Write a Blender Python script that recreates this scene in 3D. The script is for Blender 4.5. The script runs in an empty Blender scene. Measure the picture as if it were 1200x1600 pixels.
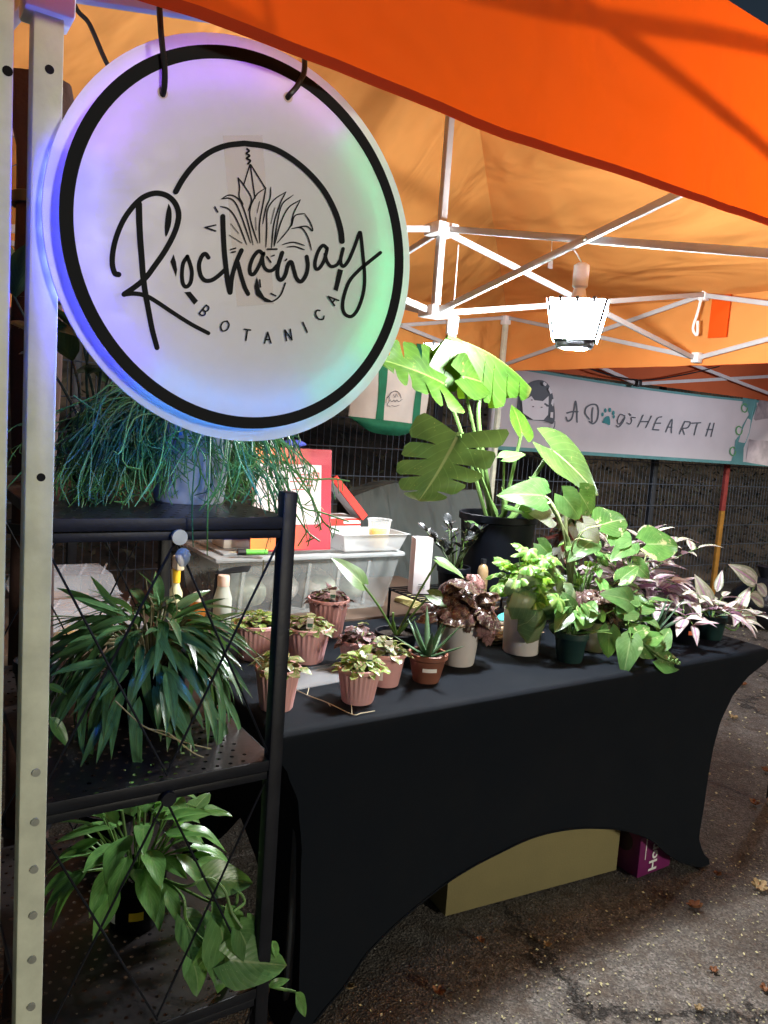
import bpy, bmesh, math, random
from mathutils import Vector, Matrix, noise

# ------------------------------------------------------------------ camera, world, light, exposure
scene = bpy.context.scene
COL = scene.collection
V = Vector
PI = math.pi
FPX = 1203.0
PITCH = math.radians(6.4)
ROLL = math.radians(4.06)
YAW = math.radians(33.4)          # the stall front runs along X, depth along Y; the camera looks across it
EYE = V((0, 0, 1.41))


def _cs(w):                        # level camera frame -> stall frame
    c, s = math.cos(YAW), math.sin(YAW)
    return V((w[0] * c + w[1] * s, -w[0] * s + w[1] * c, w[2]))


_f = V((0, math.cos(PITCH), -math.sin(PITCH)))
_r = V((1, 0, 0))
_u = _r.cross(_f)
CF = _cs(_f)
CR = _cs(_r * math.cos(ROLL) + _u * math.sin(ROLL))
CU = _cs(-_r * math.sin(ROLL) + _u * math.cos(ROLL))
cam_d = bpy.data.cameras.new('camera')
cam = bpy.data.objects.new('camera', cam_d)
COL.objects.link(cam)
cam_d.sensor_fit = 'VERTICAL'
cam_d.sensor_height = 24
cam_d.lens = 24 * FPX / 1600
cam_d.clip_start = 0.02
cam_d.clip_end = 400
mw = Matrix.Identity(4)
for i in range(3):
    mw[i][0] = CR[i]; mw[i][1] = CU[i]; mw[i][2] = -CF[i]; mw[i][3] = EYE[i]
cam.matrix_world = mw
scene.camera = cam

# dusk-dark sky and one faint warm lamp-like key from behind the camera
SUN_EL = math.radians(11)
SUN_DIR = V((-0.22, 0.95, 0)).normalized() * math.cos(SUN_EL) + V((0, 0, -math.sin(SUN_EL)))   # direction the light travels
world = bpy.data.worlds.new('World')
scene.world = world
world.use_nodes = True
wn = world.node_tree
wn.nodes.clear()
wo = wn.nodes.new('ShaderNodeOutputWorld')
wb = wn.nodes.new('ShaderNodeBackground')
wk = wn.nodes.new('ShaderNodeTexSky')
wk.sky_type = 'NISHITA'
wk.sun_disc = False
wk.sun_elevation = SUN_EL
wk.sun_rotation = math.atan2(-SUN_DIR.x, -SUN_DIR.y)
wb.inputs['Strength'].default_value = 0.013
wn.links.new(wk.outputs[0], wb.inputs[0])
wn.links.new(wb.outputs[0], wo.inputs[0])
sl = bpy.data.lights.new('sun', 'SUN')
sl.energy = 1.05
sl.angle = math.radians(6)
sl.color = (1.0, 0.95, 0.80)
so = bpy.data.objects.new('sun', sl)
COL.objects.link(so)
so.rotation_euler = SUN_DIR.to_track_quat('-Z', 'Y').to_euler()
so.location = (0, -3, 6)

scene.view_settings.view_transform = 'Standard'
scene.view_settings.look = 'None'
scene.view_settings.exposure = 0.38
scene.view_settings.gamma = 1.0
scene.view_settings.use_curve_mapping = False
scene.render.engine = 'CYCLES'
scene.cycles.use_denoising = True
scene.cycles.use_adaptive_sampling = True
scene.cycles.adaptive_threshold = 0.025
scene.cycles.max_bounces = 6
scene.cycles.diffuse_bounces = 4
scene.cycles.glossy_bounces = 2
scene.cycles.transmission_bounces = 4
scene.cycles.transparent_max_bounces = 16
scene.cycles.sample_clamp_indirect = 6.0
scene.cycles.caustics_reflective = False
scene.cycles.caustics_refractive = False
LAMP = 445.0        # lantern side-panel LED radiance
SPOT = 1450.0       # lantern end-disc LED radiance, thrown down
LED = 34.0           # sign LED radiance


# ------------------------------------------------------------------ where a sight line meets a plane of the stall
def ray(x, y):
    return CF + CR * ((x - 600) / FPX) + CU * ((800 - y) / FPX)


def on_y(x, y, s):
    v = ray(x, y); return EYE + v * (s / v.y)


def on_x(x, y, u):
    v = ray(x, y); return EYE + v * (u / v.x)


def on_z(x, y, z):
    v = ray(x, y); return EYE + v * ((z - EYE.z) / v.z)


# ------------------------------------------------------------------ materials
MATS = {}


def nodes_of(name):
    m = bpy.data.materials.new(name)
    m.use_nodes = True
    nt = m.node_tree
    nt.nodes.clear()
    out = nt.nodes.new('ShaderNodeOutputMaterial')
    return m, nt, out


def N(nt, typ, **kw):
    n = nt.nodes.new(typ)
    for k, v in kw.items():
        if k in n.inputs.keys():
            n.inputs[k].default_value = v
        else:
            setattr(n, k, v)
    return n


def ramp(nt, fac, stops):
    r = nt.nodes.new('ShaderNodeValToRGB')
    el = r.color_ramp.elements
    while len(el) < len(stops):
        el.new(0.5)
    for e, (p, c) in zip(el, stops):
        e.position = p
        e.color = (c[0], c[1], c[2], 1) if not isinstance(c, (int, float)) else (c, c, c, 1)
    nt.links.new(fac, r.inputs[0])
    return r


def mix(nt, fac, a, b, mode='MIX'):
    m = nt.nodes.new('ShaderNodeMix')
    m.data_type = 'RGBA'
    m.blend_type = mode
    for inp, v in ((m.inputs[0], fac), (m.inputs[6], a), (m.inputs[7], b)):
        if hasattr(v, 'is_output'):
            nt.links.new(v, inp)
        elif isinstance(v, (tuple, list)):
            inp.default_value = (v[0], v[1], v[2], 1)
        else:
            inp.default_value = v
    return m.outputs[2]


def M(name, c, rough=0.6, var=0.18, scale=14.0, bump=0.0, bscale=120.0, metal=0.0, spec=0.4, alpha=1.0, trans=0.0, tcol=None, dark=None, detail=5.0, rise=0.5):
    """A procedural surface: base colour broken up by noise, fine relief, optional thin-sheet translucency or clear plastic."""
    if name in MATS:
        return MATS[name]
    m, nt, out = nodes_of(name)
    L = nt.links
    tc = N(nt, 'ShaderNodeTexCoord')
    nz = N(nt, 'ShaderNodeTexNoise', Scale=scale, Detail=detail, Roughness=0.6)
    L.new(tc.outputs['Object'], nz.inputs['Vector'])
    d = dark or tuple(k * (1 - var) for k in c)
    l = tuple(min(1, k * (1 + var * 0.7)) for k in c)
    rp = ramp(nt, nz.outputs['Fac'], [(0.3, d), (0.7, l)])
    p = N(nt, 'ShaderNodeBsdfPrincipled', Roughness=rough, Metallic=metal)
    p.inputs['Specular IOR Level'].default_value = spec
    L.new(rp.outputs[0], p.inputs['Base Color'])
    rr = ramp(nt, nz.outputs['Fac'], [(0.2, max(0.02, rough - 0.08)), (0.8, min(1, rough + 0.10))])
    L.new(rr.outputs[0], p.inputs['Roughness'])
    if bump > 0:
        bn = N(nt, 'ShaderNodeTexNoise', Scale=bscale, Detail=6.0)
        L.new(tc.outputs['Object'], bn.inputs['Vector'])
        b = N(nt, 'ShaderNodeBump', Strength=bump, Distance=0.01)
        L.new(bn.outputs['Fac'], b.inputs['Height'])
        L.new(b.outputs[0], p.inputs['Normal'])
    sh = p.outputs[0]
    if trans > 0:
        t = N(nt, 'ShaderNodeBsdfTranslucent')
        t.inputs['Color'].default_value = (*(tcol or c), 1)
        mx = N(nt, 'ShaderNodeMixShader')
        mx.inputs[0].default_value = trans
        L.new(sh, mx.inputs[1]); L.new(t.outputs[0], mx.inputs[2])
        sh = mx.outputs[0]
    if alpha < 1:
        t = N(nt, 'ShaderNodeBsdfTransparent')
        mx = N(nt, 'ShaderNodeMixShader')
        fr = N(nt, 'ShaderNodeLayerWeight', Blend=0.25)
        mr = N(nt, 'ShaderNodeMapRange')
        mr.inputs['To Min'].default_value = alpha
        mr.inputs['To Max'].default_value = min(1.0, alpha + rise)
        L.new(fr.outputs['Facing'], mr.inputs['Value'])
        L.new(mr.outputs[0], mx.inputs[0])
        L.new(t.outputs[0], mx.inputs[1]); L.new(sh, mx.inputs[2])
        sh = mx.outputs[0]
    L.new(sh, out.inputs[0])
    MATS[name] = m
    return m


def emit(name, c, s):
    if name in MATS:
        return MATS[name]
    m, nt, out = nodes_of(name)
    e = N(nt, 'ShaderNodeEmission', Strength=s)
    e.inputs[0].default_value = (*c, 1)
    nt.links.new(e.outputs[0], out.inputs[0])
    MATS[name] = m
    return m


def leafmat(name, c1, c2, rib=None, ribw=0.03, vein=0.0, veincol=None, spot=0.0, spotcol=(0.75, 0.75, 0.45), edge=None, stripe=None, rough=0.38, trans=0.32, tcol=None, under=None, vscale=9.0):
    """Leaf: midrib and side veins from the leaf's own UV, mottled blade, variegation, light through the blade."""
    m, nt, out = nodes_of(name)
    L = nt.links
    uv = N(nt, 'ShaderNodeUVMap')
    oi = N(nt, 'ShaderNodeObjectInfo')
    sp = N(nt, 'ShaderNodeSeparateXYZ')
    L.new(uv.outputs[0], sp.inputs[0])
    # distance from midrib 0..1
    a = N(nt, 'ShaderNodeMath', operation='SUBTRACT'); L.new(sp.outputs[0], a.inputs[0]); a.inputs[1].default_value = 0.5
    b = N(nt, 'ShaderNodeMath', operation='ABSOLUTE'); L.new(a.outputs[0], b.inputs[0])
    # per-leaf offset for noise
    cb = N(nt, 'ShaderNodeVectorMath', operation='ADD')
    cx = N(nt, 'ShaderNodeCombineXYZ')
    rm = N(nt, 'ShaderNodeMath', operation='MULTIPLY'); L.new(oi.outputs['Random'], rm.inputs[0]); rm.inputs[1].default_value = 37.0
    L.new(rm.outputs[0], cx.inputs[0]); L.new(rm.outputs[0], cx.inputs[1])
    L.new(uv.outputs[0], cb.inputs[0]); L.new(cx.outputs[0], cb.inputs[1])
    nz = N(nt, 'ShaderNodeTexNoise', Scale=4.0, Detail=5.0)
    L.new(cb.outputs[0], nz.inputs['Vector'])
    col = ramp(nt, nz.outputs['Fac'], [(0.3, c1), (0.7, c2)]).outputs[0]
    hv = N(nt, 'ShaderNodeHueSaturation')
    mr = N(nt, 'ShaderNodeMapRange'); mr.inputs['To Min'].default_value = 0.65; mr.inputs['To Max'].default_value = 1.4
    L.new(oi.outputs['Random'], mr.inputs[0]); L.new(mr.outputs[0], hv.inputs['Value'])
    L.new(col, hv.inputs['Color'])
    col = hv.outputs[0]
    if vein > 0:
        vo = N(nt, 'ShaderNodeTexVoronoi', Scale=vscale, feature='DISTANCE_TO_EDGE')
        L.new(cb.outputs[0], vo.inputs['Vector'])
        f = ramp(nt, vo.outputs['Distance'], [(vein * 0.6, 1.0), (vein, 0.0)])
        col = mix(nt, f.outputs[0], col, veincol)
    if stripe:
        scol, s0, s1 = stripe
        f = ramp(nt, b.outputs[0], [(s0, 0.0), (s0 + 0.04, 1.0), (s1, 1.0), (min(1, s1 + 0.05), 0.0)])
        n3 = N(nt, 'ShaderNodeTexNoise', Scale=6.0); L.new(cb.outputs[0], n3.inputs['Vector'])
        f3 = ramp(nt, n3.outputs['Fac'], [(0.35, 0.15), (0.6, 1.0)])
        mm = N(nt, 'ShaderNodeMath', operation='MULTIPLY'); L.new(f.outputs[0], mm.inputs[0]); L.new(f3.outputs[0], mm.inputs[1])
        col = mix(nt, mm.outputs[0], col, scol)
    if spot > 0:
        n2 = N(nt, 'ShaderNodeTexNoise', Scale=2.2, Detail=7.0, Roughness=0.72)
        L.new(cb.outputs[0], n2.inputs['Vector'])
        f = ramp(nt, n2.outputs['Fac'], [(0.70 - spot * 0.25, 0.0), (0.73 - spot * 0.25, 1.0)])
        col = mix(nt, f.outputs[0], col, spotcol)
        n4 = N(nt, 'ShaderNodeTexVoronoi', Scale=26.0); L.new(cb.outputs[0], n4.inputs['Vector'])
        f4 = ramp(nt, n4.outputs['Distance'], [(0.10, 1.0), (0.15, 0.0)])
        n5 = N(nt, 'ShaderNodeTexNoise', Scale=3.0); L.new(cb.outputs[0], n5.inputs['Vector'])
        f5 = ramp(nt, n5.outputs['Fac'], [(0.5, 0.0), (0.62, 0.9)])
        mm = N(nt, 'ShaderNodeMath', operation='MULTIPLY'); L.new(f4.outputs[0], mm.inputs[0]); L.new(f5.outputs[0], mm.inputs[1])
        col = mix(nt, mm.outputs[0], col, spotcol)
    if edge:
        f = ramp(nt, b.outputs[0], [(0.42, 0.0), (0.47, 1.0)])
        col = mix(nt, f.outputs[0], col, edge)
    if rib:
        f = ramp(nt, b.outputs[0], [(ribw * 0.5, 1.0), (ribw, 0.0)])
        col = mix(nt, f.outputs[0], col, rib)
    # side-vein relief
    vm = N(nt, 'ShaderNodeMath', operation='SUBTRACT'); L.new(sp.outputs[1], vm.inputs[0]); L.new(b.outputs[0], vm.inputs[1])
    vs = N(nt, 'ShaderNodeMath', operation='MULTIPLY'); L.new(vm.outputs[0], vs.inputs[0]); vs.inputs[1].default_value = 48.0
    si = N(nt, 'ShaderNodeMath', operation='SINE'); L.new(vs.outputs[0], si.inputs[0])
    bp = N(nt, 'ShaderNodeBump', Strength=0.05, Distance=0.002); L.new(si.outputs[0], bp.inputs['Height'])
    tp = ramp(nt, sp.outputs[1], [(0.93, 0.0), (1.0, 0.55)])
    col = mix(nt, tp.outputs[0], col, (0.16, 0.11, 0.045))
    bz = N(nt, 'ShaderNodeTexNoise', Scale=7.0, Detail=4.0); L.new(cb.outputs[0], bz.inputs['Vector'])
    bf = ramp(nt, bz.outputs['Fac'], [(0.68, 0.0), (0.74, 0.55)])
    col = mix(nt, bf.outputs[0], col, tuple(k * 0.55 + 0.012 for k in c1))
    vl = ramp(nt, si.outputs[0], [(0.93, 0.0), (0.995, 0.30)])
    col = mix(nt, vl.outputs[0], col, tuple(min(1, k * 2.2 + 0.03) for k in c2))
    if under:
        ge = N(nt, 'ShaderNodeNewGeometry')
        col = mix(nt, ge.outputs['Backfacing'], col, under)
    p = N(nt, 'ShaderNodeBsdfPrincipled', Roughness=rough)
    p.inputs['Specular IOR Level'].default_value = 0.45
    L.new(col, p.inputs['Base Color']); L.new(bp.outputs[0], p.inputs['Normal'])
    t = N(nt, 'ShaderNodeBsdfTranslucent')
    tc = tcol or tuple(min(1, k * g) for k, g in zip(c2, (2.2, 1.9, 0.8)))
    L.new(mix(nt, 0.6, col, tc), t.inputs['Color'])
    mx = N(nt, 'ShaderNodeMixShader'); mx.inputs[0].default_value = trans
    L.new(p.outputs[0], mx.inputs[1]); L.new(t.outputs[0], mx.inputs[2])
    L.new(mx.outputs[0], out.inputs[0])
    MATS[name] = m
    return m


# ------------------------------------------------------------------ mesh collector
OFF = V((0, 0, 0))


def crom(pts, n=6):
    """Catmull-Rom through the points."""
    pts = [V(p) if len(p) == 3 else V((p[0], p[1], 0)) for p in pts]
    if len(pts) < 3:
        return pts
    ext = [pts[0] * 2 - pts[1]] + pts + [pts[-1] * 2 - pts[-2]]
    out = []
    for i in range(1, len(ext) - 2):
        a, b, c, d = ext[i - 1:i + 3]
        for k in range(n):
            t = k / n
            out.append(0.5 * ((2 * b) + (c - a) * t + (2 * a - 5 * b + 4 * c - d) * t * t + (3 * b - a - 3 * c + d) * t ** 3))
    out.append(pts[-1])
    return out


class MB:
    def __init__(self):
        self.v = []; self.f = []; self.uv = None

    def add(self, vs, fs):
        o = len(self.v)
        self.v += [V(p) for p in vs]
        self.f += [tuple(i + o for i in f) for f in fs]
        return self

    def box(self, c, s, rz=0.0, bev=0.0, rot=None):
        bm = bmesh.new()
        bmesh.ops.create_cube(bm, size=1)
        for v in bm.verts:
            v.co = V((v.co.x * s[0], v.co.y * s[1], v.co.z * s[2]))
        if bev > 0:
            bmesh.ops.bevel(bm, geom=bm.edges[:], offset=bev, segments=2, affect='EDGES', profile=0.5)
        R = rot or Matrix.Rotation(rz, 3, 'Z')
        bm.verts.index_update()
        self.add([R @ v.co + V(c) for v in bm.verts], [[v.index for v in f.verts] for f in bm.faces])
        bm.free()
        return self

    def bar(self, p, q, w, h, up=(0, 0, 1), bev=0.0):
        p, q = V(p), V(q)
        d = (q - p)
        L = d.length
        d.normalize()
        x = d.cross(V(up))
        if x.length < 1e-4:
            x = d.cross(V((0, 1, 0)))
        x.normalize()
        z = x.cross(d)
        R = Matrix((x, d, z)).transposed()
        return self.box((p + q) / 2, (w, L, h), rot=R, bev=bev)

    def tube(self, pts, r, seg=8, cap=True, flat=1.0):
        pts = [V(p) for p in pts]
        n = len(pts)
        rs = r if isinstance(r, (list, tuple)) else [r] * n
        vs = []; fs = []
        t0 = (pts[1] - pts[0]).normalized()
        ref = V((0, 0, 1)) if abs(t0.z) < 0.9 else V((1, 0, 0))
        x = t0.cross(ref).normalized()
        for i in range(n):
            t = (pts[min(i + 1, n - 1)] - pts[max(i - 1, 0)])
            if t.length < 1e-9:
                t = t0
            t.normalize()
            x = (x - t * x.dot(t))
            if x.length < 1e-6:
                x = t.cross(V((0.3, 0.8, 0.5)))
            x.normalize()
            y = t.cross(x)
            for k in range(seg):
                a = 2 * PI * k / seg
                vs.append(pts[i] + x * (math.cos(a) * rs[i]) + y * (math.sin(a) * rs[i] * flat))
        for i in range(n - 1):
            for k in range(seg):
                fs.append((i * seg + k, i * seg + (k + 1) % seg, (i + 1) * seg + (k + 1) % seg, (i + 1) * seg + k))
        if cap:
            fs.append(tuple(range(seg))[::-1]); fs.append(tuple((n - 1) * seg + k for k in range(seg)))
        return self.add(vs, fs)

    def lathe(self, prof, c=(0, 0, 0), seg=32, ribs=0, rib=0.0, capb=True, sx=1.0, sy=1.0):
        vs = []; fs = []
        for (r, z, *k) in prof:
            amt = k[0] if k else 1.0
            for i in range(seg):
                a = 2 * PI * i / seg
                rr = r * (1 + (rib * amt * (1 if i % 2 else -1) if ribs else 0))
                vs.append((c[0] + rr * sx * math.cos(a), c[1] + rr * sy * math.sin(a), c[2] + z))
        for j in range(len(prof) - 1):
            for i in range(seg):
                fs.append((j * seg + i, j * seg + (i + 1) % seg, (j + 1) * seg + (i + 1) % seg, (j + 1) * seg + i))
        if capb:
            fs.append(tuple(range(seg))[::-1])
        self.add(vs, fs)
        return self

    def disc(self, c, r, nrm='Z', seg=24, th=0.0):
        ax = {'Z': (V((1, 0, 0)), V((0, 1, 0)), V((0, 0, 1))), 'Y': (V((1, 0, 0)), V((0, 0, 1)), V((0, -1, 0))), 'X': (V((0, 1, 0)), V((0, 0, 1)), V((1, 0, 0)))}[nrm]
        c = V(c)
        ring = [c + ax[0] * (r * math.cos(2 * PI * k / seg)) + ax[1] * (r * math.sin(2 * PI * k / seg)) for k in range(seg)]
        if th:
            top = [p + ax[2] * th for p in ring]
            fs = [tuple(range(seg))[::-1], tuple(range(seg, 2 * seg))]
            fs += [(k, (k + 1) % seg, seg + (k + 1) % seg, seg + k) for k in range(seg)]
            return self.add(ring + top, fs)
        return self.add(ring, [tuple(range(seg))])

    def grid(self, fn, nu, nv):
        vs = [fn(i / nu, j / nv) for j in range(nv + 1) for i in range(nu + 1)]
        fs = [(j * (nu + 1) + i, j * (nu + 1) + i + 1, (j + 1) * (nu + 1) + i + 1, (j + 1) * (nu + 1) + i) for j in range(nv) for i in range(nu)]
        return self.add(vs, fs)

    def prism(self, ring, nrm, th):
        """Flat polygon given as 3D points, thickened along nrm."""
        n = len(ring)
        nrm = V(nrm)
        a = [V(p) for p in ring]
        b = [p + nrm * th for p in a]
        return self.add(a + b, [tuple(range(n))[::-1], tuple(range(n, 2 * n))] + [(k, (k + 1) % n, n + (k + 1) % n, n + k) for k in range(n)])

    def mesh(self, name, mat=None, smooth=True, merge=0.0, ang=40):
        me = bpy.data.meshes.new(name)
        me.from_pydata([tuple(p - OFF) for p in self.v], [], self.f)
        if self.uv:
            ul = me.uv_layers.new(name='UVMap')
            for l in me.loops:
                ul.data[l.index].uv = self.uv[l.vertex_index]
        bm = bmesh.new(); bm.from_mesh(me)
        if merge:
            bmesh.ops.remove_doubles(bm, verts=bm.verts[:], dist=merge)
        if not self.uv:
            bmesh.ops.recalc_face_normals(bm, faces=bm.faces[:])
        bm.to_mesh(me); bm.free()
        if smooth:
            me.shade_smooth()
            me.set_sharp_from_angle(angle=math.radians(ang))
        if mat:
            me.materials.append(mat)
        return me

    def build(self, name, mat, parent=None, smooth=True, merge=0.0, ang=40, kind=None):
        o = bpy.data.objects.new(name, self.mesh(name, mat, smooth, merge, ang))
        COL.objects.link(o)
        if parent is not None:
            o.parent = parent
        else:
            o.location = OFF
        if kind:
            o['kind'] = kind
        return o


def tag(o, label, cat, group=None):
    o['label'] = label
    o['category'] = cat
    if group:
        o['group'] = group
    return o


def thing(name, label, cat, loc=(0, 0, 0), group=None):
    """Empty at a thing's base; the following builds are given in stall coordinates and made relative to it."""
    global OFF
    o = bpy.data.objects.new(name, None)
    o.empty_display_size = 0.05
    COL.objects.link(o)
    o.location = loc
    OFF = V(loc)
    return tag(o, label, cat, group)


def free(loc=(0, 0, 0)):
    global OFF
    OFF = V(loc)


def text_mesh(body, size, font_shear=0.0, bold=0.0):
    c = bpy.data.curves.new('lettering', 'FONT')
    c.body = body
    c.size = size
    c.shear = font_shear
    c.offset = bold
    c.extrude = 0.0004
    c.resolution_u = 3
    o = bpy.data.objects.new('lettering', c)
    COL.objects.link(o)
    dg = bpy.context.evaluated_depsgraph_get()
    me = bpy.data.meshes.new_from_object(o.evaluated_get(dg))
    bpy.data.objects.remove(o)
    bpy.data.curves.remove(c)
    return me


def place_text(body, size, mat, parent, org, right, up, shear=0.0, bold=0.0):
    me = text_mesh(body, size, shear, bold)
    me.materials.clear(); me.materials.append(mat)
    o = bpy.data.objects.new('lettering', me)
    COL.objects.link(o)
    o.parent = parent
    r, u = V(right).normalized(), V(up).normalized()
    n = r.cross(u)
    m = Matrix.Identity(4)
    org = V(org) - OFF
    for i in range(3):
        m[i][0] = r[i]; m[i][1] = u[i]; m[i][2] = n[i]; m[i][3] = org[i]
    o.matrix_basis = m
    return o


class Ink:
    """Pen strokes lying on a plane; fn maps drawing coordinates to the plane, each stroke a hair proud of the one before."""
    def __init__(self, fn, nrm, th=0.0006):
        self.fn = fn; self.n = V(nrm); self.th = th; self.k = 0; self.mb = MB()

    def lift(self):
        self.k += 1
        return self.th + self.k * 0.00002

    def stroke(self, pts, w, taper=0.0, n=5, closed=False):
        p = crom(pts, n)
        m = len(p)
        L, R = [], []
        for i in range(m):
            t = p[min(i + 1, m - 1)] - p[max(i - 1, 0)]
            if t.length < 1e-9:
                t = V((1, 0, 0))
            t.normalize()
            q = V((-t.y, t.x, 0))
            ww = w(i / (m - 1)) if callable(w) else w
            if taper:
                e = min(i, m - 1 - i) / (m - 1)
                ww *= 1 - taper * max(0, 1 - e * 8)
            L.append(p[i] + q * ww / 2); R.append(p[i] - q * ww / 2)
        t0 = (p[0] - p[1]).normalized(); t1 = (p[-1] - p[-2]).normalized()
        w0 = (L[0] - R[0]).length / 2; w1 = (L[-1] - R[-1]).length / 2

        def cap(c, t, a, w):
            q = V((-t.y, t.x, 0))
            return [c + t * (w * math.sin(s)) + q * (w * math.cos(s)) for s in [k * PI / 6 for k in range(1, 6)]]
        th = self.lift()
        quads = [(L[i], R[i], R[i + 1], L[i + 1]) for i in range(m - 1)]
        vs = []; fs = []
        for i in range(m):
            vs += [self.fn(L[i]) + self.n * th, self.fn(R[i]) + self.n * th]
        for i in range(m - 1):
            fs.append((2 * i, 2 * i + 1, 2 * i + 3, 2 * i + 2))
        self.mb.add(vs, fs)
        c0 = [self.fn(a) + self.n * th for a in [L[0]] + cap(p[0], t0, 0, w0)[::-1] + [R[0]]]
        c1 = [self.fn(a) + self.n * th for a in [R[-1]] + cap(p[-1], t1, 0, w1)[::-1] + [L[-1]]]
        self.mb.add(c0, [tuple(range(len(c0)))]); self.mb.add(c1, [tuple(range(len(c1)))])

    def fill(self, pts, smooth=0):
        p = [V((a[0], a[1], 0)) for a in pts]
        if smooth:
            p = crom(p + [p[0]], smooth)[:-1]
        th = self.lift()
        self.mb.add([self.fn(a) + self.n * th for a in p], [tuple(range(len(p)))])

    def build(self, name, mat, parent):
        o = self.mb.build(name, mat, parent, smooth=False)
        self.mb = MB()
        return o


# ------------------------------------------------------------------ colours
steel_white = M('painted_steel', (0.60, 0.63, 0.51), 0.42, 0.16, 24, 0.06, 60, detail=12)
steel_bar = M('white_bar', (0.46, 0.46, 0.47), 0.4, 0.08, 20)
black_metal = M('black_metal', (0.006, 0.007, 0.011), 0.45, 0.25, 30, 0.04, 200, spec=0.25)
black_plastic = M('black_plastic', (0.010, 0.011, 0.014), 0.42, 0.25, 22, 0.03, 200)
dark_grey = M('dark_grey', (0.05, 0.055, 0.06), 0.5, 0.2, 30)
rivet_metal = M('rivet_metal', (0.42, 0.44, 0.40), 0.35, 0.1, 60, metal=0.6)
white_plastic = M('white_plastic', (0.78, 0.78, 0.77), 0.4, 0.04, 30)
def canopy_mat(name, outer, inner, through, tr):
    """Coated tent cloth: deep colour outside, paler coating inside, light shining through the weave."""
    m, nt, out = nodes_of(name)
    L = nt.links
    tc = N(nt, 'ShaderNodeTexCoord')
    nz = N(nt, 'ShaderNodeTexNoise', Scale=2.0, Detail=7.0); L.new(tc.outputs['Object'], nz.inputs['Vector'])
    wv = N(nt, 'ShaderNodeTexNoise', Scale=600.0, Detail=2.0); L.new(tc.outputs['Object'], wv.inputs['Vector'])
    ge = N(nt, 'ShaderNodeNewGeometry')
    c = mix(nt, ge.outputs['Backfacing'], outer, inner)
    c = mix(nt, 1.0, c, ramp(nt, nz.outputs['Fac'], [(0.3, 0.86), (0.7, 1.06)]).outputs[0], 'MULTIPLY')
    p = N(nt, 'ShaderNodeBsdfPrincipled', Roughness=0.75); p.inputs['Specular IOR Level'].default_value = 0.2
    L.new(c, p.inputs['Base Color'])
    bp = N(nt, 'ShaderNodeBump', Strength=0.12, Distance=0.002); L.new(wv.outputs['Fac'], bp.inputs['Height'])
    mp = N(nt, 'ShaderNodeMapping'); mp.inputs['Scale'].default_value = (2.4, 0.8, 2.0); mp.inputs['Rotation'].default_value = (0, 0, 0.5)
    L.new(tc.outputs['Object'], mp.inputs['Vector'])
    wr = N(nt, 'ShaderNodeTexNoise', Scale=1.9, Detail=2.5, Roughness=0.45, Distortion=0.5); L.new(mp.outputs[0], wr.inputs['Vector'])
    b2 = N(nt, 'ShaderNodeBump', Strength=0.85, Distance=0.10); L.new(wr.outputs['Fac'], b2.inputs['Height']); L.new(bp.outputs[0], b2.inputs['Normal'])
    L.new(b2.outputs[0], p.inputs['Normal'])
    t = N(nt, 'ShaderNodeBsdfTranslucent')
    L.new(mix(nt, 1.0, through, ramp(nt, nz.outputs['Fac'], [(0.3, 0.88), (0.7, 1.05)]).outputs[0], 'MULTIPLY'), t.inputs['Color'])
    mx = N(nt, 'ShaderNodeMixShader'); mx.inputs[0].default_value = tr
    L.new(p.outputs[0], mx.inputs[1]); L.new(t.outputs[0], mx.inputs[2]); L.new(mx.outputs[0], out.inputs[0])
    MATS[name] = m
    return m


def outward(o, nrm):
    """Turn a cloth sheet so that its outer side looks along nrm."""
    me = o.data
    sm = V((0, 0, 0))
    for p in me.polygons:
        sm += p.normal * p.area
    if sm.dot(V(nrm)) < 0:
        me.flip_normals()
    return o


canopy = canopy_mat('orange_canopy', (0.85, 0.12, 0.008), (0.97, 0.415, 0.112), (0.98, 0.105, 0.003), 0.38)
canopy_far = M('far_orange_canopy', (0.55, 0.13, 0.05), 0.8, 0.12, 3, trans=0.3, tcol=(0.6, 0.07, 0.01), spec=0.2)
soil = M('potting_soil', (0.022, 0.014, 0.009), 0.9, 0.5, 120, 0.8, 200)


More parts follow.
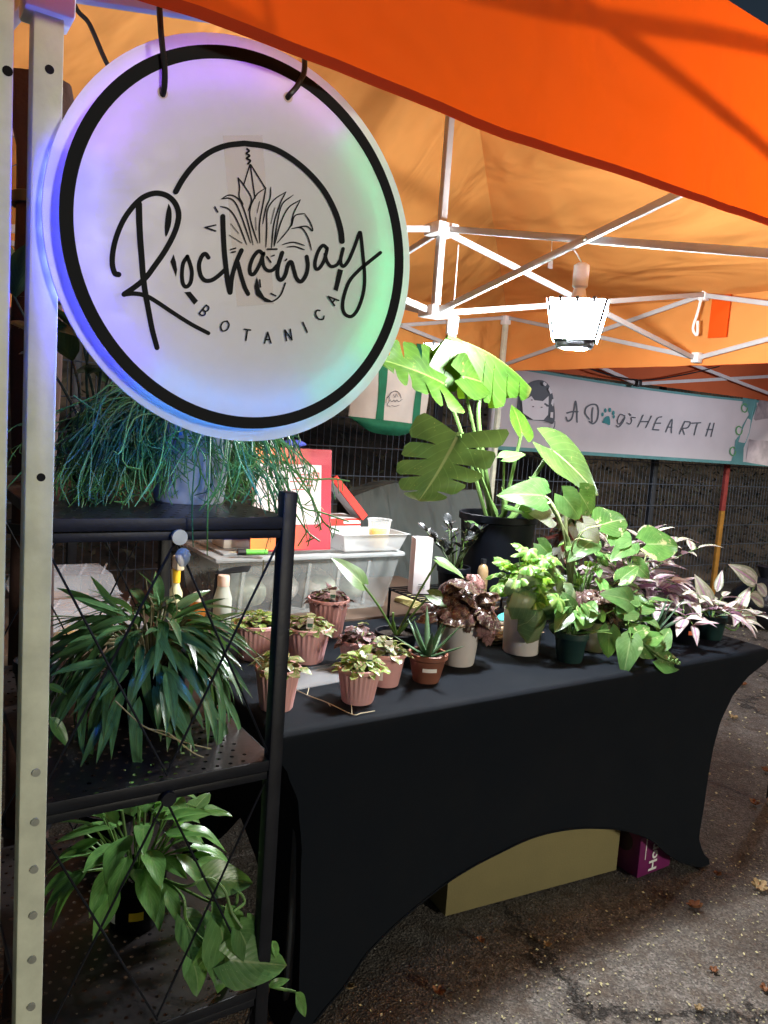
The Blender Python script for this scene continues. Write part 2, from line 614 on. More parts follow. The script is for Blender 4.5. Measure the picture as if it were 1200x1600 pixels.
# ------------------------------------------------------------------ the ground
def ground_mat():
    m, nt, out = nodes_of('asphalt')
    L = nt.links
    tc = N(nt, 'ShaderNodeTexCoord')
    big = N(nt, 'ShaderNodeTexNoise', Scale=1.3, Detail=7.0, Roughness=0.65)
    mid = N(nt, 'ShaderNodeTexNoise', Scale=14.0, Detail=8.0, Roughness=0.7)
    vo = N(nt, 'ShaderNodeTexVoronoi', Scale=170.0)
    for k in (big, mid, vo):
        L.new(tc.outputs['Object'], k.inputs['Vector'])
    base = ramp(nt, vo.outputs['Color'], [(0.0, (0.06, 0.057, 0.054)), (0.55, (0.165, 0.158, 0.15)), (0.93, (0.29, 0.285, 0.27)), (1.0, (0.45, 0.44, 0.40))])
    d1 = ramp(nt, big.outputs['Fac'], [(0.35, (0.58, 0.50, 0.43)), (0.65, (1.12, 1.06, 0.98))])
    c = mix(nt, 1.0, base.outputs[0], d1.outputs[0], 'MULTIPLY')
    dirt = ramp(nt, mid.outputs['Fac'], [(0.46, 0.0), (0.66, 0.8)])
    c = mix(nt, dirt.outputs[0], c, (0.085, 0.058, 0.038))
    # cracks
    wv = N(nt, 'ShaderNodeTexVoronoi', Scale=0.62, feature='DISTANCE_TO_EDGE')
    wp = N(nt, 'ShaderNodeVectorMath', operation='ADD')
    ws = N(nt, 'ShaderNodeVectorMath', operation='SCALE'); ws.inputs['Scale'].default_value = 0.35
    L.new(mid.outputs['Color'], ws.inputs[0]); L.new(tc.outputs['Object'], wp.inputs[0]); L.new(ws.outputs[0], wp.inputs[1])
    L.new(wp.outputs[0], wv.inputs['Vector'])
    cr = ramp(nt, wv.outputs['Distance'], [(0.002, 0.75), (0.009, 0.0)])
    c = mix(nt, cr.outputs[0], c, (0.015, 0.013, 0.012))
    p = N(nt, 'ShaderNodeBsdfPrincipled', Roughness=0.82)
    L.new(c, p.inputs['Base Color'])
    b1 = N(nt, 'ShaderNodeBump', Strength=0.75, Distance=0.006)
    L.new(vo.outputs['Distance'], b1.inputs['Height'])
    b2 = N(nt, 'ShaderNodeBump', Strength=0.6, Distance=0.02)
    L.new(mid.outputs['Fac'], b2.inputs['Height']); L.new(b1.outputs[0], b2.inputs['Normal'])
    b3 = N(nt, 'ShaderNodeBump', Strength=0.8, Distance=0.012, invert=True)
    L.new(cr.outputs[0], b3.inputs['Height']); L.new(b2.outputs[0], b3.inputs['Normal'])
    L.new(b3.outputs[0], p.inputs['Normal'])
    L.new(p.outputs[0], out.inputs[0])
    return m


free()
mb = MB()
mb.grid(lambda a, b: V((-60 + 130 * a, -60 + 64.9 * b, 0)), 4, 4)
g = mb.build('ground', ground_mat(), smooth=False); g['kind'] = 'structure'
rnd = random.Random(3)
earth = M('leafy_earth', (0.15, 0.11, 0.08), 0.95, 0.6, 2.5, 1.0, 25, dark=(0.03, 0.03, 0.03))


def hill(a, b):
    x = -25 + 60 * a
    y = 4.9 + 30 * b ** 1.6
    t = (y - 4.9)
    z = 0.42 * t if t < 6 else 2.52 + (t - 6) * 0.25
    z += 0.35 * noise.noise(V((x * 0.5, y * 0.6, 1))) * min(1, t)
    return V((x, y, z + 0.0))


mb = MB().grid(hill, 90, 40)
h = mb.build('hillside', earth); h['kind'] = 'structure'
# brush on the hillside: uncountable
mb = MB()
rnd = random.Random(8)
for k in range(9000):
    x = rnd.uniform(-3, 14); t = rnd.random() ** 1.5 * 4.5
    y = 5.0 + t
    z = 0.42 * t + rnd.random() ** 2 * (0.55 + 0.25 * noise.noise(V((x, y, 4)))) + 0.02
    a = rnd.uniform(0, 6.28); e = rnd.uniform(-0.7, 0.9); s = rnd.uniform(0.02, 0.06)
    d = V((math.cos(a) * math.cos(e), math.sin(a) * math.cos(e), math.sin(e)))
    q = d.cross(V((rnd.uniform(-1, 1), rnd.uniform(-1, 1), 1))).normalized()
    c = V((x, y, z))
    mb.add([c - d * s, c + q * s * 0.4, c + d * s, c - q * s * 0.4], [(0, 1, 2, 3)])
br = mb.build('undergrowth', M('undergrowth_leaf', (0.10, 0.10, 0.065), 0.7, 0.7, 1.5, dark=(0.035, 0.035, 0.035)), smooth=False)
br['kind'] = 'stuff'; tag(br, 'dark brush and dead leaves on the slope behind the mesh fence', 'undergrowth')

# ------------------------------------------------------------------ the orange pop-up tent
TX0, TX1, TY0, TY1 = 0.133, 3.03, 0.842, 3.46
TCX, TCY = (TX0 + TX1) / 2, 2.17
EAVE, VAL, PEAK = 2.085, 1.775, 2.82
tent = thing('canopy_tent', 'bright orange pop-up canopy with white truss frame sheltering the plant stall', 'tent', (TCX, TCY, 0))


def cloth_noise(p, a):
    return a * (noise.noise(p * 1.7) + 0.5 * noise.noise(p * 4.1) + 0.25 * noise.noise(V((p.x * 11, p.y * 3, p.z * 5))))


ex0, ex1, ey0, ey1 = TX0 - 0.03, TX1 + 0.03, 0.772, TY1 + 0.03
corners = [V((ex0, ey0, EAVE)), V((ex1, ey0, EAVE)), V((ex1, ey1, EAVE + 0.02)), V((ex0, ey1, EAVE + 0.02))]
peak = V((TCX, TCY, PEAK))
for i in range(4):
    a, b = corners[i], corners[(i + 1) % 4]

    def roof(s, t, a=a, b=b):
        e = a.lerp(b, s)
        t = t * 0.985
        p = e.lerp(peak, t)
        sag = -0.07 * math.sin(PI * t) * math.sin(PI * s) - 0.025 * math.sin(PI * s) * (1 - t)
        w = math.sin(PI * min(1, t * 1.4)) * (1 if t < 0.7 else 0.6)
        # drapes that run from the eave to the peak
        fold = 0.012 * math.sin(s * 41 + 3 * noise.noise(p * 2)) * (1 - t) * max(0, noise.noise(V((s * 5, t * 2, i))) + 0.3)
        p = p + V((0, 0, sag + cloth_noise(p, 0.014) * w + fold * w))
        return p
    outward(MB().grid(roof, 56, 30).build('roof_panel', canopy, tent), (0, 0, 1))
sides = [(corners[0], corners[1], V((0, -1, 0))), (corners[1], corners[2], V((1, 0, 0))), (corners[2], corners[3], V((0, 1, 0))), (corners[3], corners[0], V((-1, 0, 0)))]
hem_mat = M('orange_hem', (0.42, 0.035, 0.004), 0.75, 0.1, 4, 0.1, 700, trans=0.12, tcol=(0.7, 0.04, 0.003), spec=0.2)
for i, (a, b, nrm) in enumerate(sides):
    def val(s, t, a=a, b=b, nrm=nrm, z0=VAL):
        p = a.lerp(b, s)
        z = p.z + (z0 - p.z) * t - 0.025 * math.sin(PI * s) * (1 - t) + t * (0.005 * noise.noise(V((s * 9, i, 0))) + 0.0025 * noise.noise(V((s * 31, i, 5))))
        w = cloth_noise(V((p.x * 0.8, p.y * 0.8, z)), 0.010) * (0.3 + 0.7 * t) + 0.004 * math.sin(s * 23 + i)
        if i == 0:
            w = w * 1.5 + 0.004
        return V((p.x, p.y, z)) + nrm * w
    v = outward(MB().grid(val, 60, 8).build('valance', canopy, tent), nrm)

    def hem(s, t, val=val, nrm=nrm):
        p = val(s, 0.965 + 0.04 * t)
        return p + nrm * 0.0035
    MB().grid(hem, 60, 1).build('hem', hem_mat, v)
# a webbing strap and hook-and-loop pull on the right-hand valance
for yy in (2.09,):
    MB().box((TX1 + 0.012, yy, 1.98), (0.003, 0.09, 0.18)).build('valance_flap', canopy, tent)
MB().tube(crom([(TX1 - 0.02, 2.16, 2.10), (TX1 - 0.03, 2.17, 2.0), (TX1 - 0.03, 2.185, 1.93), (TX1 - 0.03, 2.16, 1.90), (TX1 - 0.03, 2.165, 1.96)], 4), 0.006, 6).build('pull_cord', white_plastic, tent)


def leg(x, y, parent, top=2.06, w=0.0268, rivets=True):
    o = MB().box((x, y, 0.02 + (top - 0.02) / 2), (w, w, top - 0.02), bev=0.0022).build('leg', steel_white, parent)
    MB().box((x, y, 0.0085), (0.07, 0.07, 0.017), bev=0.003).build('foot_plate', rivet_metal, o)
    if rivets:
        for z in (1.0255, 0.971, 0.918, 0.866, 0.815, 0.76, 0.70):
            MB().disc((x + 0.002, y - w / 2 - 0.0001, z), 0.0042, 'Y', 16, 0.0026).build('rivet', rivet_metal, o)
        for z in (1.7205, 1.3345):
            MB().disc((x + 0.001, y - w / 2 - 0.0002, z), 0.0042, 'Y', 14, 0.0003).build('pin_hole', M('hole_black', (0.004, 0.004, 0.004), 0.9, 0.0), o)
    return o


leg(TX0, TY0, tent)
for (x, y) in ((TX1, TY0), (TX1, TY1), (TX0, TY1)):
    leg(x, y, tent, rivets=False)
HT, HB = 2.075, 1.805          # upper and lower joints of the scissor truss


def bar(p, q, w=0.012, h=0.020):
    return MB().bar(p, q, w, h, bev=0.0015).build('truss_bar', steel_bar, tent)


def bracket(p, s=(0.05, 0.05, 0.04)):
    b = MB().box(p, s, bev=0.004)
    return b.build('bracket', white_plastic, tent)


def scissor(a, b, nrm, up_out=0.0):
    """X of two bars between joint columns a and b (plan points), side by side along nrm."""
    a, b, nrm = V((a[0], a[1], 0)), V((b[0], b[1], 0)), V((nrm[0], nrm[1], 0))
    o = nrm * 0.0085
    bar(a + V((0, 0, HT)) + o, b + V((0, 0, HB + up_out)) + o)
    bar(a + V((0, 0, HB)) - o, b + V((0, 0, HT + up_out)) - o)
    c = (a + b) / 2 + V((0, 0, (HT + HB + up_out) / 2))
    d = nrm * 0.022
    MB().tube([c - d, c + d], 0.006, 10).build('bolt', rivet_metal, tent)


mids = [((TCX, TY0), (1, 0)), ((TX1, TCY), (0, 1)), ((TCX, TY1), (1, 0)), ((TX0, TCY), (0, 1))]
scissor((TX0 + 0.02, TY0 + 0.012), (TCX, TY0 + 0.012), (0, 1), 0.0)
scissor((TX1 - 0.02, TY0 + 0.012), (TCX, TY0 + 0.012), (0, 1), 0.0)
scissor((TX1, TY0 + 0.02), (TX1, TCY), (1, 0)); scissor((TX1, TY1 - 0.02), (TX1, TCY), (1, 0))
scissor((TX0, TY0 + 0.02), (TX0, TCY), (1, 0)); scissor((TX0, TY1 - 0.02), (TX0, TCY), (1, 0))
scissor((TX0 + 0.02, TY1), (TCX, TY1), (0, 1)); scissor((TX1 - 0.02, TY1), (TCX, TY1), (0, 1))
for (mx, my), nn in mids:
    dirv = V((mx - TCX, my - TCY, 0)); dirv.normalize()
    scissor((TCX + dirv.x * 0.03, TCY + dirv.y * 0.03), (mx - dirv.x * 0.02, my - dirv.y * 0.02), nn)
    for z in (HT, HB):
        bracket((mx, my, z), (0.036, 0.036, 0.045))
for z in (HT, HB):
    bracket((TCX, TCY, z), (0.085, 0.085, 0.038))
MB().box((TCX, TCY, (HB + PEAK - 0.06) / 2), (0.024, 0.024, PEAK - 0.06 - HB), bev=0.002).build('peak_pole', steel_bar, tent)
MB().lathe([(0.0, 0.03), (0.035, 0.02), (0.05, 0.0), (0.045, -0.01)], (TCX, TCY, PEAK - 0.065), 20, capb=False).build('peak_cap', black_plastic, tent)
for (x, y) in ((TX0, TY0), (TX1, TY0), (TX1, TY1), (TX0, TY1)):
    for z in (HT, HB):
        MB().box((x, y, z - 0.012), (0.044, 0.044, 0.05), bev=0.004).build('bracket', white_plastic, tent)

# a second leg, of the tent next door, and the dark bundle between the two
t2 = thing('tent_leg', 'pale grey-green steel tent leg at the very edge of the picture', 'tent leg', (0.0845, 0.83, 0))
MB().box((0.0845, 0.83, 1.05), (0.034, 0.034, 2.10), bev=0.0025).build('post', steel_white, t2)
MB().disc((0.0965, 0.8127, 1.703), 0.0045, 'Y', 14, 0.0003).build('pin_hole', MATS['hole_black'], t2)
MB().box((0.0845, 0.83, 0.0085), (0.075, 0.075, 0.017), bev=0.003).build('foot_plate', rivet_metal, t2)
bx, by = 0.262, 1.72
sc = thing('rolled_curtain', 'dark brown rolled side curtain standing between the two pale tent legs', 'curtain', (bx, by, 0))
rnd = random.Random(5)
prof = []
mbc = MB()
ns = 28
for j in range(46):
    z = 0.01 + 2.02 * j / 45
    r = 0.042 + 0.008 * noise.noise(V((1, 2, z * 3)))
    if z > 1.86:
        r *= 1 + 1.5 * max(0, 1 - abs(z - 1.985) / 0.09) * 0.30
    prof.append((r, z))
vs = []; fs = []
for j, (r, z) in enumerate(prof):
    for k in range(ns):
        a = 2 * PI * k / ns
        rr = r * (1 + 0.10 * math.cos(a * 5 + z * 0.7) + 0.05 * noise.noise(V((math.cos(a) * 2, math.sin(a) * 2, z * 4))))
        vs.append((bx + rr * math.cos(a), by + rr * math.sin(a), z))
for j in range(len(prof) - 1):
    for k in range(ns):
        fs.append((j * ns + k, j * ns + (k + 1) % ns, (j + 1) * ns + (k + 1) % ns, (j + 1) * ns + k))
fs.append(tuple(range(ns))[::-1]); fs.append(tuple((len(prof) - 1) * ns + k for k in range(ns)))
mbc.add(vs, fs)
mbc.build('cloth_roll', M('brown_cloth', (0.035, 0.014, 0.010), 0.85, 0.3, 6, 0.3, 60), sc)
for z in (0.5, 1.15, 1.8):
    MB().lathe([(0.049, -0.012), (0.052, -0.01), (0.052, 0.01), (0.049, 0.012)], (bx, by, z), 28, capb=False).build('strap', black_plastic, sc)

# ------------------------------------------------------------------ the tent next door, its banner, fence, bits behind
NX0, NX1, NY0, NY1 = 3.50, 7.25, 1.15, 4.06
nt_ = thing('canopy_tent', 'dim reddish neighbouring canopy seen beyond the banner', 'tent', ((NX0 + NX1) / 2, (NY0 + NY1) / 2, 0))
nc = [V((NX0, NY0, 2.22)), V((NX1, NY0, 2.22)), V((NX1, NY1, 2.22)), V((NX0, NY1, 2.22))]
npk = V(((NX0 + NX1) / 2, (NY0 + NY1) / 2, 2.95))
for i in range(4):
    a, b = nc[i], nc[(i + 1) % 4]
    MB().grid(lambda s, t, a=a, b=b: a.lerp(b, s).lerp(npk, t * 0.99) + V((0, 0, -0.05 * math.sin(PI * s) * math.sin(PI * t))), 14, 8).build('roof_panel', canopy_far, nt_)
    d = (b - a).normalized(); nr = V((d.y, -d.x, 0))
    MB().grid(lambda s, t, a=a, b=b, nr=nr: a.lerp(b, s) + V((0, 0, -0.34 * t)) + nr * (0.02 + 0.008 * math.sin(s * 19)), 24, 4).build('valance', canopy_far, nt_)
for (x, y) in ((NX0, NY1), (NX1, NY0), (NX1, NY1)):
    MB().box((x, y, 1.08), (0.034, 0.034, 2.16), bev=0.003).build('leg', steel_bar, nt_)
nmx = 4.93
for (xa, xb) in ((NX0, nmx), (NX1, nmx)):
    MB().bar((xa, NY1 - 0.02, 2.16), (xb, NY1 - 0.02, 1.87), 0.014, 0.026).build('truss_bar', steel_bar, nt_)
    MB().bar((xa, NY1 - 0.045, 1.87), (xb, NY1 - 0.045, 2.16), 0.014, 0.026).build('truss_bar', steel_bar, nt_)
MB().box((nmx, NY1 - 0.03, 1.872), (0.05, 0.05, 0.05), bev=0.005).build('bracket', black_plastic, nt_)
MB().tube(crom([(4.2, 4.0, 1.95), (4.6, 4.0, 1.90), (5.0, 4.0, 1.905), (5.5, 4.0, 2.0), (5.9, 4.0, 2.1)], 6), 0.006, 6).build('cable', black_plastic, nt_)

# assumed unseen lantern next door, added to light banner and ground beyond the table
ASSUMED_LAMP = (5.35, 2.45)

# banner
BY = 4.10
ban = thing('banner', 'white fabric banner with teal edging reading a dog\'s hearth', 'banner', (5.0, BY, 1.5))
bw = M('banner_cloth', (0.62, 0.60, 0.63), 0.7, 0.06, 3, 0.05, 300, trans=0.15)
teal = M('banner_teal', (0.10, 0.27, 0.28), 0.7, 0.15, 6)
ink = M('banner_ink', (0.085, 0.10, 0.12), 0.7, 0.1, 6)


def bpt(px, py):
    p = on_y(px, py, BY)
    return p


bl_t, bl_b = bpt(782, 583), bpt(782, 702)
br_t, br_b = bpt(1290, 634), bpt(1290, 735)
BX0, BX1 = 3.62, 7.45
# edges of the hanging cloth in stall coordinates
pt0, pt1, pb0, pb1 = bpt(840, 578), bpt(1190, 624), bpt(840, 705), bpt(1190, 727)


def ban_z(x, t):
    zt = pt0.z + (pt1.z - pt0.z) * (x - pt0.x) / (pt1.x - pt0.x) - 0.035 * math.sin(PI * max(0, min(1, (x - BX0) / (BX1 - BX0))))
    zb = pb0.z + (pb1.z - pb0.z) * (x - pb0.x) / (pb1.x - pb0.x)
    return zt + (zb - zt) * t


def ban_y(x, t):
    w = math.sin(x * 3.1 + t * 5.2) * 0.012 + math.sin(x * 1.2 - t * 8) * 0.010
    return w * math.sin(PI * min(1, max(0, t))) * 0.9


def banf(a, t, off=0.0):
    x = BX0 + (BX1 - BX0) * a
    return V((x, BY + ban_y(x, t) - off, ban_z(x, t)))


MB().grid(banf, 90, 14).build('cloth', bw, ban)
for (t0, t1) in ((-0.012, 0.022), (0.965, 1.012)):
    MB().grid(lambda a, t, t0=t0, t1=t1: banf(a, t0 + (t1 - t0) * t, 0.003), 90, 1).build('teal_edge', teal, ban)


def bmap(p):
    q = on_y(p.x, p.y, BY)
    zt, zb = ban_z(q.x, 0), ban_z(q.x, 1)
    t = (q.z - zt) / (zb - zt)
    return V((q.x, BY + ban_y(q.x, t), q.z))


ik = Ink(bmap, (0, -1, 0), 0.004)
z6 = lambda l, ox=780, oy=560, k=7.5: [(ox + x / k, oy + y / k) for x, y in l]
z4 = lambda l: z6(l, 900, 400, 4.0)
W = 2.4
ik.stroke(z6([(785, 690), (800, 735), (850, 700), (885, 590), (900, 500), (915, 600), (905, 745)]), W)
ik.stroke(z6([(800, 640), (860, 625), (925, 625)]), W)
ik.build('letter', ink, ban)
ik.stroke(z6([(1095, 580), (1085, 660), (1080, 745)]), W)
ik.stroke(z6([(1050, 710), (1010, 650), (1020, 580), (1080, 540), (1140, 550), (1158, 620), (1140, 720), (1090, 765), (1050, 740)]), W)
ik.build('letter', ink, ban)
ik.stroke(z4([(300, 1000), (270, 990), (255, 1030), (270, 1050), (300, 1005), (290, 1040), (265, 1068), (250, 1060)]), 1.8)
ik.build('letter', ink, ban)
ik.stroke(z4([(325, 985), (335, 995)]), 2.2)
ik.build('apostrophe', ink, ban)
ik.stroke(z4([(365, 1010), (340, 1010), (345, 1030), (335, 1050), (315, 1042)]), 1.8)
ik.build('letter', ink, ban)
for G in (([(412, 995), (388, 1068)], [(465, 1000), (440, 1072)], [(400, 1035), (452, 1035)]),
          ([(530, 1005), (505, 1015), (485, 1085)], [(485, 1085), (525, 1088)], [(500, 1045), (530, 1045)]),
          ([(570, 1100), (598, 1020), (605, 1105)], [(578, 1070), (605, 1070)]),
          ([(655, 1112), (680, 1035)], [(680, 1035), (715, 1040), (705, 1072), (670, 1078)], [(672, 1078), (685, 1115)]),
          ([(725, 1045), (780, 1042)], [(760, 1044), (745, 1118)]),
          ([(838, 1045), (815, 1125)], [(862, 1045), (845, 1128)], [(822, 1085), (855, 1085)])):
    for L in G:
        ik.stroke(z4(L), 2.0)
    ik.build('letter', ink, ban)
# logo: dark arch of bricks with a pale animal head
arch = [(815 + 0, 640)]
ik.fill([(812, 612), (828, 597), (846, 594), (858, 603), (866, 622), (868, 645), (863, 662), (850, 658), (812, 650)], 3)
ik.build('logo', ink, ban)
ik = Ink(bmap, (0, -1, 0), 0.020)
ik.fill(z6([(255, 440), (300, 430), (330, 470), (370, 440), (410, 490), (510, 500), (570, 440), (575, 560), (560, 660), (500, 720), (380, 720), (270, 640)]))
for q in ([(500, 270), (540, 300), (520, 325), (490, 300)], [(570, 330), (610, 400), (590, 420), (560, 365)], [(612, 480), (640, 475), (630, 560), (600, 555)], [(595, 630), (625, 630), (612, 700), (580, 690)]):
    ik.fill(z6(q))
ik.build('logo', M('banner_pale', (0.66, 0.66, 0.70), 0.7, 0.04), ban)
ik = Ink(bmap, (0, -1, 0), 0.027)
for c in ((372, 487), (487, 572), (388, 565)):
    ik.stroke(z6([(c[0] - 6, c[1]), (c[0] + 6, c[1])]), 1.6)
ik.stroke(z6([(545, 745), (600, 735)]), 1.4); ik.stroke(z6([(560, 850), (605, 800), (620, 740)]), 1.4)
ik.build('logo_line', ink, ban)
ik = Ink(bmap, (0, -1, 0), 0.005)
ik.fill(z4([(180, 1045), (160, 1040), (180, 1005), (205, 1005), (208, 1055)]), 3)
for c, r in (((163, 990), 10), ((180, 965), 11), ((206, 962), 11), ((228, 980), 11), ((232, 1005), 9)):
    ik.fill(z4([(c[0] + r * math.cos(a) * 0.75, c[1] + r * math.sin(a) * 1.3) for a in [k * PI / 5 for k in range(10)]]))
ik.build('paw_print', M('paw_teal', (0.03, 0.22, 0.24), 0.7, 0.1), ban)
ik = Ink(bmap, (0, -1, 0), 0.005)
edge = [(1040, 875), (1125, 870), (1130, 940), (1100, 1010), (1070, 1110), (1045, 1200), (1040, 1300), (960, 1300), (985, 1230), (990, 1150), (1020, 1110), (1030, 1060), (1080, 990), (1070, 950), (1040, 930)]
ik.fill(z4(edge))
ik.build('teal_edge', teal, ban)
ik = Ink(bmap, (0, -1, 0), 0.008)
for c in ((1052, 950), (1008, 1090), (975, 1220)):
    ik.stroke(z4([(c[0] + 18 * math.cos(a), c[1] + 26 * math.sin(a)) for a in [k * PI / 4 for k in range(8)]]), 1.8)
ik.build('paw_outline', M('paw_green', (0.10, 0.30, 0.12), 0.7, 0.1), ban)
# pale printed picture at the banner's end
photo_m = M('printed_picture', (0.42, 0.38, 0.40), 0.7, 0.9, 3.2, dark=(0.10, 0.09, 0.11), detail=8)
ik = Ink(bmap, (0, -1, 0), 0.0035)
ik.fill([(1187, 621), (1192, 618), (1300, 640), (1300, 745), (1165, 722), (1168, 690), (1178, 650)])
ik.build('printed_picture', photo_m, ban)

# mesh fence
FY = 4.5
wire = M('fence_wire', (0.11, 0.13, 0.17), 0.5, 0.2, 20, metal=0.3)
fen = thing('mesh_fence', 'dark welded wire mesh fence running behind the stalls', 'fence', (3.0, FY, 0))
fx = -1.6
while fx < 11.5:
    x1 = fx + 2.5
    mb = MB()
    x = fx + 0.05
    while x < x1 - 0.01:
        mb.tube([(x, FY, 0.06), (x, FY, 2.05)], 0.0028, 4, cap=False)
        x += 0.05
    p = mb.build('mesh_panel', wire, fen, smooth=False, kind='stuff')
    for k in range(11):
        z = 0.08 + k * 0.195
        MB().tube([(fx, FY - 0.006, z), (x1, FY - 0.006, z)], 0.0042, 5, cap=False).build('rail_wire', wire, p)
    MB().box((fx, FY + 0.035, 1.05), (0.05, 0.05, 2.1), bev=0.004).build('post', M('fence_post', (0.03, 0.035, 0.045), 0.5, 0.2), fen)
    fx = x1

# red and yellow stake
pt, pb = on_y(1128, 728, 4.40), on_y(1118, 890, 4.40)
stk = thing('marker_stake', 'wooden stake painted red above and yellow below by the fence', 'stake', (pb.x, 4.40, 0))
zc = on_y(1122, 798, 4.40).z
MB().box((pb.x - 0.01, 4.40, zc / 2), (0.062, 0.03, zc), bev=0.004).build('lower_part', M('stake_yellow', (0.42, 0.20, 0.03), 0.8, 0.35, 12, 0.3), stk)
MB().box((pb.x - 0.01, 4.40, (zc + 1.36) / 2), (0.0625, 0.0305, 1.36 - zc), bev=0.004).build('upper_part', M('stake_red', (0.33, 0.05, 0.045), 0.8, 0.35, 12, 0.3), stk)
# stuff at the picture's right edge
pb = on_z(1186, 978, 0)
bag = thing('rubbish_bag', 'black plastic bag slumped on the ground by the fence', 'bag', (pb.x, pb.y, 0))
mb = MB()
vs = []; fs = []
for j in range(13):
    t = j / 12
    for k in range(24):
        a = 2 * PI * k / 24
        r = 0.26 * (math.sin(PI * (0.12 + 0.86 * t)) ** 0.6) * (1 + 0.10 * noise.noise(V((math.cos(a) * 2, math.sin(a) * 2, t * 4))) + 0.04 * math.sin(a * 9 + t * 4))
        vs.append((pb.x + r * math.cos(a), pb.y + r * math.sin(a), 0.002 + 0.40 * t))
for j in range(12):
    for k in range(24):
        fs.append((j * 24 + k, j * 24 + (k + 1) % 24, (j + 1) * 24 + (k + 1) % 24, (j + 1) * 24 + k))
fs += [tuple(range(24))[::-1], tuple(12 * 24 + k for k in range(24))]
mb.add(vs, fs)
mb.build('sack', M('bin_liner', (0.012, 0.013, 0.018), 0.35, 0.2, 12, 0.4, 30), bag)
MB().lathe([(0.03, 0.0), (0.05, 0.05), (0.075, 0.11), (0.06, 0.10), (0.02, 0.03)], (pb.x, pb.y, 0.385), 14, capb=False).build('tied_neck', MATS['bin_liner'], bag)
wp = thing('support_pole', 'slim white pole standing beside the black bag', 'pole', (pb.x + 0.55, pb.y + 0.25, 0))
MB().box((pb.x + 0.55, pb.y + 0.25, 0.62), (0.034, 0.034, 1.20), bev=0.003).build('tube', steel_bar, wp)
MB().box((pb.x + 0.55, pb.y + 0.25, 0.75), (0.04, 0.04, 0.05), bev=0.003).build('collar', black_plastic, wp)
MB().box((pb.x + 0.55, pb.y + 0.25, 0.01), (0.09, 0.09, 0.02), bev=0.003).build('base_plate', steel_bar, wp)
pb = on_z(1201, 1258, 0)
fl = thing('stand_leg', 'black stand leg with a white rubber foot cut by the picture edge', 'stand leg', (pb.x + 0.02, pb.y, 0))
MB().box((pb.x + 0.02, pb.y, 0.20), (0.035, 0.035, 0.36), bev=0.004).build('tube', black_metal, fl)
MB().lathe([(0.022, 0), (0.024, 0.005), (0.020, 0.03), (0.016, 0.035)], (pb.x + 0.02, pb.y, 0.0), 16).build('rubber_foot', white_plastic, fl)

# canvas tote hanging from the rear truss
TYY = 3.40
tot = thing('tote_bag', 'cream canvas tote bag with green straps and base hanging from the frame', 'tote bag', (2.25, TYY, 1.36))
cream = M('canvas', (0.55, 0.51, 0.46), 0.85, 0.08, 10, 0.15, 400)
green = M('green_webbing', (0.012, 0.15, 0.075), 0.8, 0.2, 20, 0.2, 500)
tp = lambda x, y, o=0: on_y(x, y, TYY) - V((0, o, 0))


def tote_face(o, k):
    tl, tr, bl, br_ = tp(552, 566), tp(676, 574), tp(545, 650), tp(662, 664)

    def fn(a, b):
        p = tl.lerp(tr, a).lerp(bl.lerp(br_, a), b)
        return p + V((0, k * (0.03 * math.sin(PI * a) * (0.3 + b) + 0.006 * math.sin(a * 17 + b * 5)), 0))
    return fn


f0, f1 = tote_face(0, -1), tote_face(0, 1)
body = MB().grid(f0, 20, 12).grid(f1, 20, 12).build('body', cream, tot)


def tbase(k):
    def fn(a, b):
        x = a * 2 - 1
        p0 = f0(a, 1.0) if k < 0 else f1(a, 1.0)
        drop = 0.075 * (1 - 0.75 * abs(x) ** 3)
        c = V((p0.x - x * 0.05 * b * 0.9, TYY, p0.z - drop))
        return p0.lerp(c, b) + V((0, k * 0.03 * math.sin(PI * b) * (1 - x * x), 0))
    return fn


MB().grid(tbase(-1), 20, 6).grid(tbase(1), 20, 6).build('base', green, tot)
for (a0, a1) in ((0.30, 0.40), (0.80, 0.90)):
    MB().grid(lambda a, b, a0=a0, a1=a1: f0(a0 + (a1 - a0) * a, b) + V((0, -0.004, 0)), 2, 12).build('strap', green, tot)
    MB().bar(f0((a0 + a1) / 2, 0) + V((0, -0.002, -0.01)), V((f0((a0 + a1) / 2, 0).x, TY1 - 0.03, HB + 0.05)), 0.04, 0.003, up=(0, 1, 0)).build('handle', green, tot)
ik = Ink(lambda p: tp(p.x, p.y, 0.040), (0, -1, 0), 0.0004)
zt = lambda l: [(500 + x / 5.335, 560 + y / 5.335) for x, y in l]
ik.stroke(zt([(535, 320), (560, 285), (600, 272), (630, 295), (640, 330)]), 1.0)
ik.stroke(zt([(515, 370), (525, 330), (540, 320), (545, 350), (525, 385), (550, 400)]), 0.8)
ik.stroke(zt([(550, 345), (565, 360), (580, 345), (590, 362), (605, 345), (620, 360), (650, 340)]), 0.8)
ik.stroke(zt([(575, 300), (590, 325), (600, 295), (615, 320)]), 0.7)
ik.stroke(zt([(560, 390), (590, 398), (625, 388)]), 0.7)
ik.build('printed_logo', ink, tot)

# chair under a grey-green dust sheet
DX0, DX1, DY0, DY1, DZ = 1.95, 2.78, 3.05, 3.42, 1.10
dr = thing('draped_chair', 'high-backed bench hidden under a creased grey-green dust sheet', 'covered bench', ((DX0 + DX1) / 2, (DY0 + DY1) / 2, 0))


